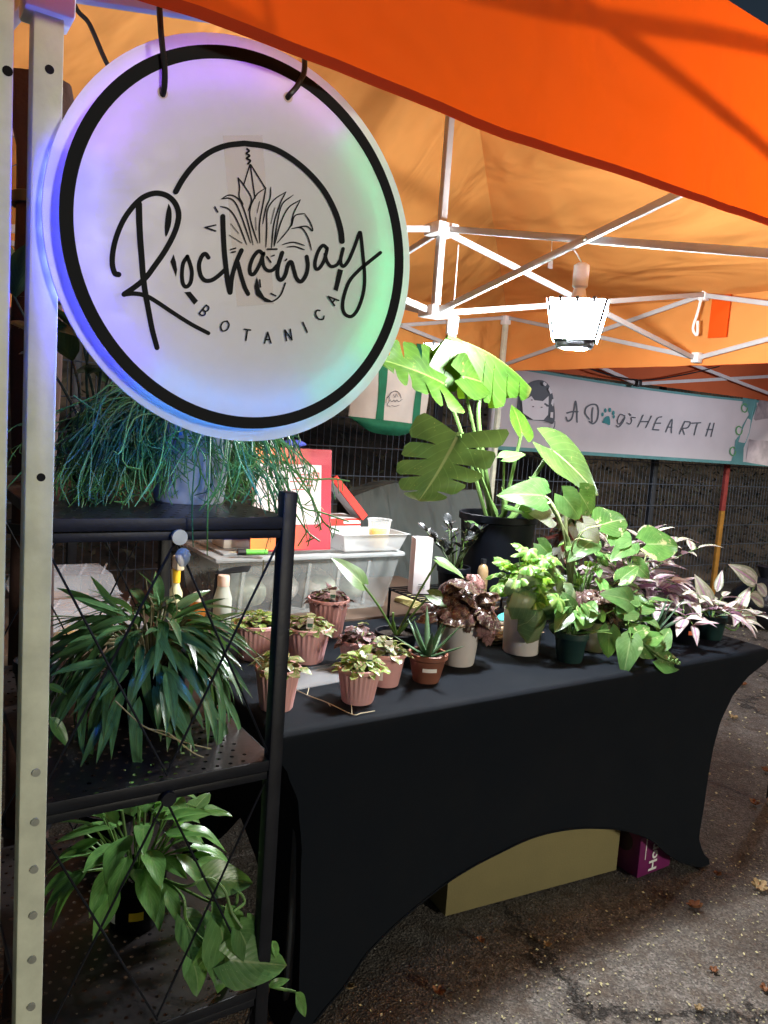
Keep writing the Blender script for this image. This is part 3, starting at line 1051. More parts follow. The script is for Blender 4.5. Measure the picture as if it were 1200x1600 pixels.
def drape(a, b):
    # b 0 = back top, .35 = front top edge, 1 = ground at the front
    x = DX0 + (DX1 - DX0) * a
    ed = math.sin(PI * a) ** 0.25
    top = DZ * (0.93 + 0.07 * ed) - 0.02 * math.cos(a * 9)
    if b < 0.3:
        t = b / 0.3; y = DY1 - 0.14 * t; z = top
    else:
        t = (b - 0.3) / 0.7
        y = DY1 - 0.14 - 0.30 * t ** 0.8 - 0.02
        z = top * (1 - t) + 0.005
    f = 0.03 * noise.noise(V((a * 7 + b * 3, b * 2.2, 3))) + 0.075 * (0.3 - abs(noise.noise(V((a * 9 - b * 5, b * 1.7, 7))))) + 0.03 * (0.3 - abs(noise.noise(V((a * 17 + b * 6, b * 3, 2)))))
    return V((x + 0.04 * (a - 0.5) * b, y - f * (0.3 + b), z + 0.3 * f * (1 - b)))


MB().grid(drape, 70, 50).build('dust_sheet', M('dust_sheet', (0.065, 0.082, 0.082), 0.7, 0.12, 6, 0.1, 300), dr)
MB().box(((DX0 + DX1) / 2, 3.46, 0.53), (DX1 - DX0 - 0.08, 0.03, 1.0), bev=0.01).build('bench_back', dark_grey, dr)

# ------------------------------------------------------------------ the hanging round sign
SX, SZ, SR = 0.338, 1.592, 0.2105
SF = 0.7935        # front of the front panel
sign = thing('hanging_sign', 'round light-up white shop sign with black ring and script lettering', 'sign', (SX, 0.803, SZ))
RX, RZ, RRo = 0.3325, 1.5895, 0.1935
acry = M('sign_acrylic', (0.86, 0.83, 0.86), 0.35, 0.03, 40, trans=0.32, tcol=(0.9, 0.9, 0.92))
acry_b = M('sign_back_acrylic', (0.80, 0.82, 0.84), 0.3, 0.03, 40, trans=0.35, tcol=(0.9, 0.93, 0.95), alpha=0.86)
MB().disc((SX, 0.8165, SZ), SR, 'Y', 96, 0.004).build('back_panel', acry_b, sign)
MB().disc((RX, SF + 0.003, RZ), RRo, 'Y', 96, 0.003).build('front_panel', acry, sign)
ring = MB()
seg = 120
w = 0.0125
for k in range(seg):
    a0 = 2 * PI * k / seg
    for r in (RRo, RRo - w):
        ring.v += [V((RX + r * math.cos(a0), SF - 0.0008, RZ + r * math.sin(a0))), V((RX + r * math.cos(a0), SF - 0.0001, RZ + r * math.sin(a0)))]
for k in range(seg):
    i, j = 4 * k, 4 * ((k + 1) % seg)
    ring.f += [(i, i + 2, j + 2, j), (i, j, j + 1, i + 1), (i + 2, i + 3, j + 3, j + 2)]
sign_ink = M('sign_ink', (0.012, 0.013, 0.016), 0.7, 0.15, 30, spec=0.12)
ring.build('ring', sign_ink, sign)
# colour-changing LED strip between the panels: blue at the left, violet at the top, green at the right
leds = []
for k in range(40):
    a = 2 * PI * (k + 0.5) / 40
    d = math.degrees(a)
    if d < 12 or d > 300:
        c = (0.02, 1.0, 0.30); s = 0.75
        if d > 300 and d < 325:
            c = (0.02, 0.85, 0.75); s = 0.55
    elif d < 50:
        c = (0.08, 0.9, 0.32); s = 0.42
    elif d < 90:
        c = (0.60, 0.25, 0.9); s = 0.42
    elif d < 158:
        c = (0.28, 0.06, 1.0); s = 1.1
    elif d < 235:
        c = (0.03, 0.035, 1.0); s = 0.95
    else:
        c = (0.03, 0.30, 1.0); s = 0.75
    leds.append((a, c, s))
for (a, c, s) in leds:
    nm = 'led_%d_%d_%d_%d' % (c[0] * 100, c[1] * 100, c[2] * 100, s * 100)
    r = RRo - 0.022
    t = V((-math.sin(a), 0, math.cos(a)))
    p = V((RX + r * math.cos(a), SF + 0.0145, RZ + r * math.sin(a)))
    MB().bar(p - t * 0.008, p + t * 0.008, 0.004, 0.004).build('light_diode', emit(nm, c, LED * s), sign, smooth=False)
# strip added behind the lower left rim to throw blue on plant and leg
for k in range(18):
    a = math.radians(168 + k * 8.2)
    r = SR - 0.012
    t = V((-math.sin(a), 0, math.cos(a)))
    p = V((SX + r * math.cos(a), 0.8205, SZ + r * math.sin(a)))
    c = (0.03, 0.04, 1.0) if k < 8 else (0.02, 0.28, 1.0)
    p = p + V((0, 0.0015, 0))
    MB().bar(p - t * 0.007, p + t * 0.007, 0.006, 0.004, up=(0, 1, 0)).build('light_diode', emit('led_rear_%d' % (k < 8), c, LED * 4.2), sign, smooth=False)
    q = p - V((0, 0.0034, 0))
    MB().bar(q - t * 0.0148, q + t * 0.0148, 0.013, 0.0022, up=(0, 1, 0)).build('strip_backing', black_plastic, sign, smooth=False)  # opaque piece added to keep this blue off the back panel
# battery pack and tape between the panels
MB().box((RX - 0.003, SF + 0.0085, RZ - 0.002 + 0.01), (0.06, 0.010, 0.028), bev=0.002).build('battery_pack', M('battery', (0.10, 0.14, 0.18), 0.5, 0.1), sign)
SP = lambda p: on_y(p.x, p.y, SF)
ik = Ink(SP, (0, -1, 0), 0.0002)
ik.fill([(348, 212), (410, 211), (428, 475), (370, 479)])
ik.build('tape', M('tape', (0.88, 0.62, 0.48), 0.5, 0.06, 30, alpha=0.15, rise=0.06), sign)
ik = Ink(SP, (0, -1, 0), 0.0006)
A = lambda l: [(160 + x / 4.446, 200 + y / 4.444) for x, y in l]
B = lambda l: [(320 + x / 4.0, 210 + y / 4.0) for x, y in l]
S, F = ik.stroke, ik.fill
S(A([(112, 1018), (85, 1008), (68, 945), (72, 860), (95, 760), (140, 650), (200, 560), (270, 490), (340, 458), (400, 455), (460, 478), (505, 525), (528, 590), (522, 660), (490, 750), (430, 860), (360, 960), (300, 1040), (230, 1100), (150, 1155)]), 8.6)
S(A([(252, 530), (255, 640), (262, 780), (272, 900), (280, 1010), (295, 1130), (320, 1270), (345, 1400), (378, 1525)]), lambda t: 10.2 - 2 * t)
S(A([(150, 1155), (220, 1150), (300, 1165), (380, 1210), (500, 1290), (620, 1365), (735, 1425)]), lambda t: 7.2 - t)
ik.build('letter', sign_ink, sign)
F(A([(458, 525), (475, 560), (480, 620), (470, 690), (440, 757), (432, 690), (440, 600)]), 3)
F(A([(493, 878), (510, 930), (518, 985), (510, 1032), (490, 980), (471, 930)]))
F(A([(568, 1140), (610, 1137), (663, 1200), (636, 1228)]))
ik.build('letter_accent', sign_ink, sign)
S(A([(590, 893), (560, 940), (551, 1020), (560, 1085), (585, 1102), (612, 1070), (620, 1000), (606, 940), (588, 893)]), 6.2)
ik.build('letter', sign_ink, sign)
S(A([(735, 900), (715, 875), (690, 890), (670, 950), (680, 1020), (710, 1058), (755, 1058), (800, 1030), (850, 985)]), 6.6)
ik.build('letter', sign_ink, sign)
S(A([(835, 615), (838, 720), (845, 850), (855, 950), (868, 1060), (885, 1142)]), 8.0)
S(A([(965, 850), (930, 930), (900, 1030), (888, 1138)]), 7.0)
S(A([(938, 935), (960, 1020), (985, 1100), (1010, 1152)]), 6.8)
ik.build('letter', sign_ink, sign)
S(B([(362, 750), (335, 730), (300, 770), (280, 830), (285, 872), (310, 868), (345, 805), (366, 745)]), 6.0)
S(B([(358, 765), (365, 820), (388, 850), (420, 850), (452, 818)]), 5.6)
ik.build('letter', sign_ink, sign)
S(B([(482, 740), (455, 830), (455, 890), (475, 910), (500, 880), (520, 812), (540, 800), (555, 850), (572, 902), (600, 920), (630, 880), (642, 820), (635, 765)]), 6.4)
ik.build('letter', sign_ink, sign)
S(B([(762, 712), (735, 695), (705, 735), (687, 800), (692, 840), (715, 835), (745, 785), (762, 720)]), 5.6)
S(B([(750, 750), (760, 792), (785, 825), (820, 818), (842, 790)]), 5.4)
ik.build('letter', sign_ink, sign)
S(B([(862, 715), (846, 790), (862, 825), (895, 790), (930, 710), (955, 640), (968, 612), (976, 660), (986, 760), (996, 880), (990, 980), (960, 1080), (920, 1135), (880, 1130), (860, 1090), (865, 1020), (900, 920), (960, 850), (1020, 800), (1095, 740)]), 5.6)
ik.build('letter', sign_ink, sign)
S(A([(508, 443), (560, 352), (640, 252), (740, 172), (850, 126), (960, 110)]) + B([(270, 60), (400, 80), (520, 140), (640, 235), (740, 350), (810, 480), (845, 590), (855, 668)]), 9.0)
F(B([(830, 840), (862, 850), (828, 982), (803, 970)]))
ik.build('arc', sign_ink, sign)
S(B([(262, 92), (275, 105), (258, 120), (278, 135), (260, 150), (282, 165), (268, 185)]), 3.2)
for l in ([(280, 190), (240, 320)], [(282, 190), (312, 400)], [(285, 190), (375, 335)]):
    S(B(l), 2.0)
for l in ([(205, 270), (215, 330), (213, 390), (240, 440)], [(205, 270), (250, 330), (290, 405), (268, 480)],
          [(100, 405), (150, 380), (200, 398), (235, 450), (270, 560), (300, 690)], [(100, 405), (150, 400), (190, 430), (230, 520), (285, 680)],
          [(95, 450), (150, 470), (200, 540), (260, 690)], [(380, 335), (320, 380), (280, 470), (290, 560), (330, 680)],
          [(380, 335), (365, 420), (340, 560), (342, 680)], [(410, 330), (405, 400), (380, 460), (360, 560)],
          [(505, 360), (430, 410), (388, 480), (385, 590), (380, 705)], [(505, 360), (470, 430), (430, 560), (415, 710)],
          [(550, 380), (480, 440), (450, 560), (430, 690)], [(595, 410), (520, 460), (470, 560), (432, 700)],
          [(595, 410), (550, 500), (530, 580), (450, 680)], [(620, 495), (560, 510), (540, 575)], [(620, 495), (658, 555), (670, 605), (630, 575), (540, 590)],
          [(540, 590), (600, 585), (640, 640), (665, 725)], [(480, 690), (550, 675), (620, 695)], [(510, 705), (560, 702), (620, 722)],
          [(160, 560), (210, 620)], [(150, 630), (230, 680)], [(315, 520), (318, 600)], [(340, 420), (325, 490)], [(435, 460), (410, 560)]):
    S(B(l), 2.0, 0.5)
S(B([(390, 718), (447, 718)]), 2.6)
F(B([(322, 890), (308, 950), (318, 1005), (372, 1045), (425, 1046), (370, 1018), (338, 965), (330, 920)]))
S(B([(372, 1042), (420, 1044), (470, 1005), (500, 930)]), 2.4)
for l in ([(160, 720), (190, 712)], [(165, 738), (188, 734)], [(60, 455), (78, 487)], [(0, 582), (65, 568)], [(0, 582), (65, 605)], [(340, 910), (345, 955)], [(410, 995), (440, 1010)], [(385, 765), (410, 800)], [(415, 762), (430, 757)], [(500, 790), (508, 780)]):
    S(B(l), 2.2)
ik.build('plant_drawing', sign_ink, sign)['kind'] = 'stuff'
GL = {'B': [[(-.4, -1), (-.4, 1)], [(-.4, -1), (.2, -1), (.45, -.5), (.2, 0), (-.4, 0)], [(.2, 0), (.55, .5), (.2, 1), (-.4, 1)]],
      'O': [[(0, -1), (-.55, -.6), (-.7, 0), (-.55, .6), (0, 1), (.55, .6), (.7, 0), (.55, -.6), (0, -1)]],
      'T': [[(-.55, -1), (.55, -1)], [(0, -1), (0, 1)]],
      'A': [[(-.6, 1), (0, -1)], [(0, -1), (.6, 1)], [(-.38, .35), (.38, .35)]],
      'N': [[(-.5, 1), (-.5, -1)], [(-.5, -1), (.5, 1)], [(.5, 1), (.5, -1)]],
      'I': [[(0, -1), (0, 1)]],
      'C': [[(.55, -.65), (.1, -1), (-.45, -.6), (-.6, 0), (-.45, .6), (.1, 1), (.55, .65)]]}
for ch, cx, cy, ang in (('B', 318.5, 485.5, 40), ('O', 350.5, 509.5, 25), ('T', 384.5, 523.5, 9), ('A', 417.3, 527.8, 0), ('N', 449.5, 523.5, -9), ('I', 475.5, 511.5, -24), ('C', 498, 492.5, -36), ('A', 518, 468.5, -52)):
    ca, sa = math.cos(math.radians(ang)), math.sin(math.radians(ang))
    for l in GL[ch]:
        S([(cx + 8.4 * (x * ca - y * sa), cy + 8.4 * (x * sa + y * ca)) for x, y in l], 2.3)
    ik.build('letter', sign_ink, sign)
# cords
def cordpts(l, s):
    return [on_y(x, y, ss) for (x, y), ss in zip(l, s)]


hl = on_y(254, 145, SF); hr = on_y(450, 152, SF)
MB().tube(crom([hl + V((0, 0.012, -0.002)), hl + V((0, -0.003, 0.0)), hl + V((0, -0.0045, 0.02)), on_y(250, 28, SF - 0.003), V((0.222, 0.812, 1.90)), V((0.222, 0.836, 2.0)), V((0.222, 0.856, 2.07))], 5), 0.0030, 8).build('cord', black_plastic, sign)
MB().tube(crom([hr + V((0, 0.012, -0.002)), hr + V((0, -0.003, 0.001)), on_y(468, 128, SF - 0.002), on_y(476, 92, SF + 0.001), V((0.372, 0.812, 1.88)), V((0.36, 0.834, 1.98)), V((0.35, 0.856, 2.07))], 5), 0.0030, 8).build('cord', black_plastic, sign)
MB().tube(crom([on_y(185, 130, 0.83), on_y(165, 95, 0.845), on_y(140, 38, 0.86), on_y(112, -10, 0.87), V((0.15, 0.875, 1.92))], 6), 0.0024, 8).build('power_cord', black_plastic, sign)
for hpt in (hl, hr):
    MB().disc(hpt + V((0, 0.0002, 0)), 0.0052, 'Y', 16, 0.0008).build('eyelet', M('eyelet', (0.75, 0.60, 0.52), 0.5, 0.05), sign)

# ------------------------------------------------------------------ the two LED lanterns, and an assumed third out of view


def lantern(x, y, ztop, zhang, label, yaw, led_white, led_spot, hook=None):
    hook = hook or (x, y)
    t = thing('hanging_lantern', label, 'lantern', (x, y, ztop - 0.135), 'lanterns under the canopy')
    R = lambda a: V((math.cos(a + yaw), math.sin(a + yaw), 0))
    z0, z1 = ztop - 0.118, ztop - 0.01
    for k in range(4):
        a = PI / 2 * k
        o, s = R(a), R(a + PI / 2)
        c = V((x, y, 0))
        wt, wb_ = 0.076, 0.054
        pt_ = [c + o * 0.060 - s * wb_ + V((0, 0, z0)), c + o * 0.060 + s * wb_ + V((0, 0, z0)), c + o * 0.083 + s * wt + V((0, 0, z1)), c + o * 0.083 - s * wt + V((0, 0, z1))]
        nrm = (pt_[1] - pt_[0]).cross(pt_[3] - pt_[0]).normalized()
        if nrm.dot(o) < 0:
            nrm = -nrm
        pan = MB().prism(pt_, -nrm, 0.008).build('lamp_panel', dark_grey, t, smooth=False)
        m = sum(pt_, V((0, 0, 0))) / 4
        MB().add([m.lerp(q, 0.985) + nrm * 0.0015 for q in pt_], [(0, 1, 2, 3)]).build('light_panel', led_white, pan, smooth=False)
        for f in (-0.6, 0.0, 0.6):
            MB().lathe([(0.007, -0.010), (0.007, 0.002), (0.004, 0.006)], (c + o * 0.079 + s * (wt * f) + V((0, 0, z1))), 10).build('heat_fin', dark_grey, pan)
    MB().lathe([(0.050, -0.012), (0.056, -0.004), (0.056, 0.008), (0.05, 0.014)], (x, y, z0 - 0.008), 16, ribs=1, rib=0.05).build('end_ring', dark_grey, t)
    MB().disc((x, y, z0 - 0.0215), 0.036, 'Z', 20).build('end_light', led_spot, t, smooth=False)
    MB().lathe([(0.020, -0.05), (0.024, 0.0), (0.019, 0.018), (0.016, 0.03), (0.017, 0.032), (0.022, 0.036), (0.0225, 0.095), (0.012, 0.102), (0.004, 0.104)], (x, y, ztop), 18).build('socket', white_plastic, t)
    MB().tube([(x, y, ztop + 0.10), (x + (hook[0] - x) * 0.4, y + (hook[1] - y) * 0.4, (ztop + 0.10 + zhang) / 2), (hook[0], hook[1], zhang)], 0.0022, 6).build('cord', white_plastic, t)
    return t


lantern(1.672, 1.605, 1.806, 1.94, 'blazing LED lantern hanging from the crossed truss bars', 0.72, emit('led_white', (0.93, 0.97, 1.0), LAMP), emit('led_spot', (0.93, 0.97, 1.0), SPOT), (1.600, 1.585))
lantern(1.735, 2.27, 1.722, 2.07, 'second LED lantern mostly hidden behind the upper monstera leaf', 0.72, emit('led_white_dim', (0.93, 0.97, 1.0), LAMP * 0.06), emit('led_spot_dim', (0.93, 0.97, 1.0), SPOT * 0.3))
lantern(ASSUMED_LAMP[0], ASSUMED_LAMP[1], 2.0, 2.86, 'LED lantern hanging from the peak of the neighbouring canopy', 0.3, emit('led_white_far', (0.85, 0.9, 1.0), LAMP * 0.55), emit('led_spot_far', (0.85, 0.9, 1.0), SPOT * 0.3))  # assumed lamp outside the view, put in to brighten the banner
tg = thing('hanging_tag', 'small clear plastic tag dangling from a truss bar beside the bright lantern', 'tag', (1.59, 1.66, 1.92))
MB().box((1.59, 1.647, 1.905), (0.018, 0.002, 0.042), bev=0.0005).build('strip', M('clear_tag', (0.7, 0.75, 0.8), 0.2, 0.1, alpha=0.5), tg)
MB().tube([(1.59, 1.647, 1.925), (1.59, 1.65, 1.975)], 0.0012, 5).build('tie', white_plastic, tg)

# ------------------------------------------------------------------ table under a stretch cover
TZ = 0.745
GX0, GX1, GY0, GY1 = 0.70, 2.56, 1.415, 2.19
tab = thing('folding_table', 'folding table hidden under the black stretch cover', 'table', ((GX0 + GX1) / 2, 1.81, 0))
MB().box(((GX0 + GX1) / 2, 1.81, TZ - 0.028), (GX1 - GX0 - 0.03, 0.73, 0.04), bev=0.005).build('tabletop', dark_grey, tab)
for x in (GX0 + 0.10, GX1 - 0.24):
    for y in (1.475, 2.145):
        MB().tube([(x, y, 0.0), (x, y, TZ - 0.05)], 0.013, 10).build('leg', dark_grey, tab)
cov = thing('table_cover', 'black stretch cover pulled taut over the table with an arched hem', 'table cover', ((GX0 + GX1) / 2, 1.81, 0))
spandex = M('black_spandex', (0.0020, 0.0042, 0.0078), 0.8, 0.12, 5, 0.12, 900, spec=0.16)


def interp(tbl, x):
    if x <= tbl[0][0]:
        return tbl[0][1]
    for (a, b), (c, d) in zip(tbl, tbl[1:]):
        if x <= c:
            t = (x - a) / (c - a)
            t = t * t * (3 - 2 * t) * 0.4 + t * 0.6
            return b + (d - b) * t
    return tbl[-1][1]


PR = [(0.0, 2.362), (0.02, 2.36), (0.06, 2.318), (0.11, 2.296), (0.24, 2.318), (0.40, 2.330), (0.50, 2.345), (0.59, 2.385), (0.645, 2.442), (0.675, 2.50), (0.695, 2.552), (0.71, GX1), (0.745, GX1)]
PL = [(0.0, 0.765), (0.03, 0.772), (0.08, 0.800), (0.24, 0.800), (0.45, 0.79), (0.57, 0.77), (0.65, 0.735), (0.69, 0.708), (0.71, GX0), (0.745, GX0)]
ARF = [(0.0, 0.006), (0.055, 0.008), (0.075, 0.09), (0.14, 0.165), (0.26, 0.243), (0.32, 0.272), (0.48, 0.304), (0.585, 0.288), (0.705, 0.244), (0.84, 0.162), (0.93, 0.04), (0.945, 0.010), (1.0, 0.006)]
ARE = [(0.0, 0.006), (0.13, 0.008), (0.17, 0.10), (0.35, 0.30), (0.5, 0.36), (0.65, 0.30), (0.83, 0.10), (0.87, 0.008), (1.0, 0.006)]


def yin(z, k):     # front/back planes, slight waist
    return (GY0 if k < 0 else GY1) - k * 0.022 * math.sin(PI * min(1, max(0, (z) / 0.70))) ** 1.0


mb = MB()
ztop = TZ - 0.011


def face_fb(k):
    def fn(a, b):
        zb = sum(interp(ARF, a + k * 0.012 * min(1, a / 0.08, (1 - a) / 0.07)) for k in range(-4, 5)) / 9
        z = ztop + (zb - ztop) * b
        x = interp(PL, z) + (interp(PR, z) - interp(PL, z)) * a
        belly = 0.012 * math.sin(PI * a) * math.sin(PI * b)
        return V((x, yin(z, k) - k * belly, z))
    return fn


def face_end(k):
    P = PL if k < 0 else PR

    def fn(a, b):
        zb = interp(ARE, a)
        z = ztop + (zb - ztop) * b
        y = yin(z, -1) + (yin(z, 1) - yin(z, -1)) * a
        return V((interp(P, z) - k * 0.012 * math.sin(PI * a) * math.sin(PI * b), y, z))
    return fn


mb.grid(face_fb(-1), 72, 36).grid(face_fb(1), 72, 36).grid(face_end(-1), 36, 36).grid(face_end(1), 36, 36)


def topf(a, b):
    # rounded-over rim
    def rim(t, n=0.02):
        return 0
    x = GX0 + (GX1 - GX0) * a
    y = GY0 + (GY1 - GY0) * b
    e = min(x - GX0, GX1 - x, y - GY0, GY1 - y)
    z = ztop + 0.011 * (1 - max(0, 1 - e / 0.014) ** 2)
    return V((x, y, z))


ax = [0, .0008, .002, .004, .0075] + [k / 72 for k in range(1, 72)] + [.9925, .996, .998, .9992, 1]
ay = [0, .002, .005, .010, .0185] + [k / 36 for k in range(1, 36)] + [.9815, .99, .995, .998, 1]
vs = [topf(a, b) for b in ay for a in ax]
na = len(ax)
mb.add(vs, [(j * na + i, j * na + i + 1, (j + 1) * na + i + 1, (j + 1) * na + i) for j in range(len(ay) - 1) for i in range(na - 1)])
mb.build('stretch_cloth', spandex, cov, merge=0.0006, ang=60)

ff = face_fb(-1)
MB().tube([ff(k / 90, 1.0) + V((0, -0.001, 0.001)) for k in range(4, 87)], 0.0028, 6).build('hem', spandex, cov)

# boxes under the table
a, b = V((1.372, 1.607, 0)), V((2.035, 1.54, 0))
d = (b - a).normalized(); n = V((-d.y, d.x, 0))
kraft = M('khaki_cardboard', (0.20, 0.17, 0.075), 0.85, 0.08, 8, 0.1, 200)
cb = thing('cardboard_box', 'long plain khaki cardboard box pushed under the table', 'box', (a + b) / 2 + n * 0.17)
c = (a + b) / 2 + n * 0.17
MB().box(c + V((0, 0, 0.165)), ((b - a).length, 0.34, 0.32), rz=math.atan2(d.y, d.x), bev=0.003).build('carton', kraft, cb)
MB().box(c + V((0, 0, 0.3265)), ((b - a).length - 0.006, 0.055, 0.0012), rz=math.atan2(d.y, d.x)).build('tape', M('parcel_tape', (0.35, 0.26, 0.13), 0.3, 0.1), cb)
for k in (-1, 1):
    MB().box(c + n * (k * 0.086) + V((0, 0, 0.3258)), ((b - a).length - 0.004, 0.165, 0.0014), rz=math.atan2(d.y, d.x)).build('flap', kraft, cb)
a, b = V((2.055, 1.475, 0)), V((2.225, 1.472, 0))
pk = thing('purple_carton', 'purple printed carton with white lettering beside the cardboard box', 'carton', ((a + b) / 2 + V((0, 0.09, 0))))
purple = M('purple_print', (0.15, 0.013, 0.095), 0.45, 0.2, 14, 0.05, 60)
c = (a + b) / 2 + V((0, 0.075, 0))
MB().box(c + V((0, 0, 0.155)), (0.17, 0.15, 0.30), bev=0.006).build('carton', purple, pk)
MB().box(c + V((0, 0, 0.3065)), (0.165, 0.145, 0.0015)).build('flap', purple, pk)
place_text('Hor', 0.056, white_plastic, pk, V((c.x + 0.006, c.y - 0.0765, 0.016)), (0, 0, 1), (-1, 0, 0), bold=0.0012)
MB().box((c.x - 0.055, c.y - 0.0757, 0.16), (0.0035, 0.0008, 0.19)).build('printed_line', white_plastic, pk)
MB().disc((c.x - 0.0853, c.y - 0.01, 0.11), 0.035, 'X', 20, -0.0006).build('printed_emblem', M('dark_print', (0.03, 0.006, 0.025), 0.5, 0.2), pk)

# ------------------------------------------------------------------ small table behind, at the back
bt = thing('back_table', 'dark brown work table standing behind the covered table', 'table', (1.45, 2.52, 0))
brown_top = M('brown_laminate', (0.10, 0.065, 0.045), 0.5, 0.3, 5, 0.05, 80)
MB().box((1.33, 2.515, 0.727), (1.26, 0.60, 0.03), bev=0.004).build('tabletop', brown_top, bt)
for x in (0.885, 1.90):
    for y in (2.25, 2.78):
        MB().box((x, y, 0.356), (0.026, 0.026, 0.712), bev=0.003).build('leg', black_metal, bt)
st = thing('side_table', 'low brown side table holding the clear clamshell boxes', 'table', (0.50, 2.5, 0))
MB().box((0.38, 2.53, 0.715), (0.60, 0.66, 0.03), bev=0.004).build('tabletop', brown_top, st)
for x in (0.12, 0.64):
    for y in (2.24, 2.82):
        MB().box((x, y, 0.35), (0.03, 0.03, 0.70), bev=0.003).build('leg', black_metal, st)

# ------------------------------------------------------------------ perforated folding shelf
HX0, HX1, HY0, HY1 = 0.150, 0.473, 0.962, 1.500
shf = thing('folding_shelf', 'black perforated metal folding shelf with crossed wire braces', 'shelf', ((HX0 + HX1) / 2, (HY0 + HY1) / 2, 0))
PW = 0.0215
for x in (HX0, HX1):
    for y in (HY0, HY1):
        MB().box((x, y, 0.655), (PW, PW, 1.31), bev=0.003).build('post', black_metal, shf)
BZ = (1.275, 0.925, 0.572, 0.219)
pm = M('perforated_metal', (0.026, 0.022, 0.022), 0.33, 0.2, 18, 0.04, 150, metal=0.35)
CELL = 0.0195
for z in BZ:
    x0, x1, y0, y1 = HX0 + PW / 2 + 0.001, HX1 - PW / 2 + 0.009, HY0 - 0.006, HY1 + 0.006
    mb = MB()
    ny = int((y1 - y0) / CELL)
    cy = (y1 - y0) / ny
    nx = int((x1 - x0) / CELL) - 1
    for j in range(ny):
        shift = 0.5 if j % 2 else 0.0
        xs = x0 + CELL * shift + 0.004
        ya, yb = y0 + j * cy, y0 + (j + 1) * cy
        mb.add([(x0, ya, z), (xs, ya, z), (xs, yb, z), (x0, yb, z)], [(0, 1, 2, 3)])
        for i in range(nx):
            xa, xb = xs + i * CELL, xs + (i + 1) * CELL
            c = V(((xa + xb) / 2, (ya + yb) / 2, z))
            hole = [c + V((0.0032 * math.cos(PI / 4 * k + PI / 8), 0.0032 * math.sin(PI / 4 * k + PI / 8), 0)) for k in range(8)]
            cor = [V((xb, yb, z)), V((xa, yb, z)), V((xa, ya, z)), V((xb, ya, z))]
            fs = []
            for q in range(4):
                h0, h1, h2 = 4 + 2 * q, 4 + 2 * q + 1, 4 + (2 * q + 2) % 8
                fs += [(q, (q + 1) % 4, h1), (q, h1, h0), ]
                fs += [((q + 1) % 4, h2, h1)]
            # corner q lies between hole verts 2q and 2q+1
            mb.add(cor + hole, fs)
        xe = xs + nx * CELL
        mb.add([(xe, ya, z), (x1, ya, z), (x1, yb, z), (xe, yb, z)], [(0, 1, 2, 3)])
    bd = mb.build('shelf_board', pm, shf, smooth=False)
    for (ca, sa) in (((HX0 + HX1) / 2, HY0 - 0.0075), ((HX0 + HX1) / 2, HY1 + 0.0075)):
        MB().box((ca + 0.005, sa, z - 0.008), (x1 - x0, 0.003, 0.016), bev=0.0008).build('folded_lip', black_metal, bd)
    for xx in (x0 - 0.0005, x1 + 0.0005):
        MB().box((xx, (y0 + y1) / 2, z - 0.008), (0.003, y1 - y0, 0.016), bev=0.0008).build('folded_lip', black_metal, bd)
    for yy in (HY0, HY1):
        MB().box(((HX0 + HX1) / 2, yy, z - 0.0235), (HX1 - HX0 - PW, 0.013, 0.0115), bev=0.001).build('rail', black_metal, shf)
xm = (HX0 + HX1) / 2 + 0.006
for q in range(3):
    zt_, zb_ = BZ[q] - 0.031, BZ[q + 1] + 0.004
    for yy in (HY0 - 0.004, HY1 + 0.004):
        for (xa, xb, o) in ((HX0 + 0.01, xm, 0), (xm, HX0 + 0.01, 0.0035), (xm, HX1 - 0.008, 0), (HX1 - 0.008, xm, 0.0035)):
            MB().tube([(xa, yy + o, zt_), (xb, yy + o, zb_)], 0.0017, 6).build('wire_brace', black_metal, shf)
    MB().lathe([(0.0, 0.006), (0.011, 0.005), (0.011, 0.0), (0.0, 0.0)], (0, 0, 0), 16, capb=False)
    mbk = MB().disc((xm, HY0 - 0.0105, BZ[q] - 0.024), 0.010, 'Y', 18, 0.006)
    mbk.build('brace_knob', rivet_metal if q == 0 else black_metal, shf)
MB().lathe([(0.004, 0.0), (0.009, 0.008), (0.010, 0.016), (0.006, 0.022), (0.002, 0.024)], (xm + 0.006, HY0 - 0.012, BZ[0] - 0.062), 12).build('glass_bead', M('glass_bead', (0.35, 0.4, 0.42), 0.1, 0.1, alpha=0.5), shf)

# ------------------------------------------------------------------ leaves
def blade(name, mat, L, W, prof, nt=8, nr=2, fold=0.25, droop=0.25, back=0.0, sweep=0.0, wave=0.0, seed=0, twist=0.0):
    """One leaf blade along +Y: half-width profile, V-fold at the midrib, arching tip, wavy margin."""
    mb = MB(); mb.uv = []
    rows = []
    ph = seed * 1.7
    for i in range(nt + 1):
        t = (i / nt) ** (1.35 if back else 1.0)
        w = prof(t) * W / 2
        row = []
        for j in range(-nr, nr + 1):
            r = abs(j) / nr; s = (j > 0) - (j < 0)
            x = s * r * w
            y = L * (t + sweep * r * r * (1 - t) - back * (r ** 1.2) * (1 - t) ** 4 * 1.3)
            z = fold * abs(x) - droop * L * t * t + wave * L * math.sin(t * 9 + ph + (s > 0) * 1.3) * r * r * 0.5
            z -= fold * 0.6 * (abs(x) ** 2) / max(W, 1e-5)
            x += twist * L * t * t
            row.append(len(mb.v)); mb.v.append(V((x, y, z))); mb.uv.append((0.5 + s * r * 0.5, t))
        rows.append(row)
    for i in range(nt):
        for j in range(2 * nr):
            mb.f.append((rows[i][j], rows[i][j + 1], rows[i + 1][j + 1], rows[i + 1][j]))
    global OFF
    sv = OFF; OFF = V((0, 0, 0))
    me = mb.mesh(name, mat, True, 0, 70)
    OFF = sv
    return me


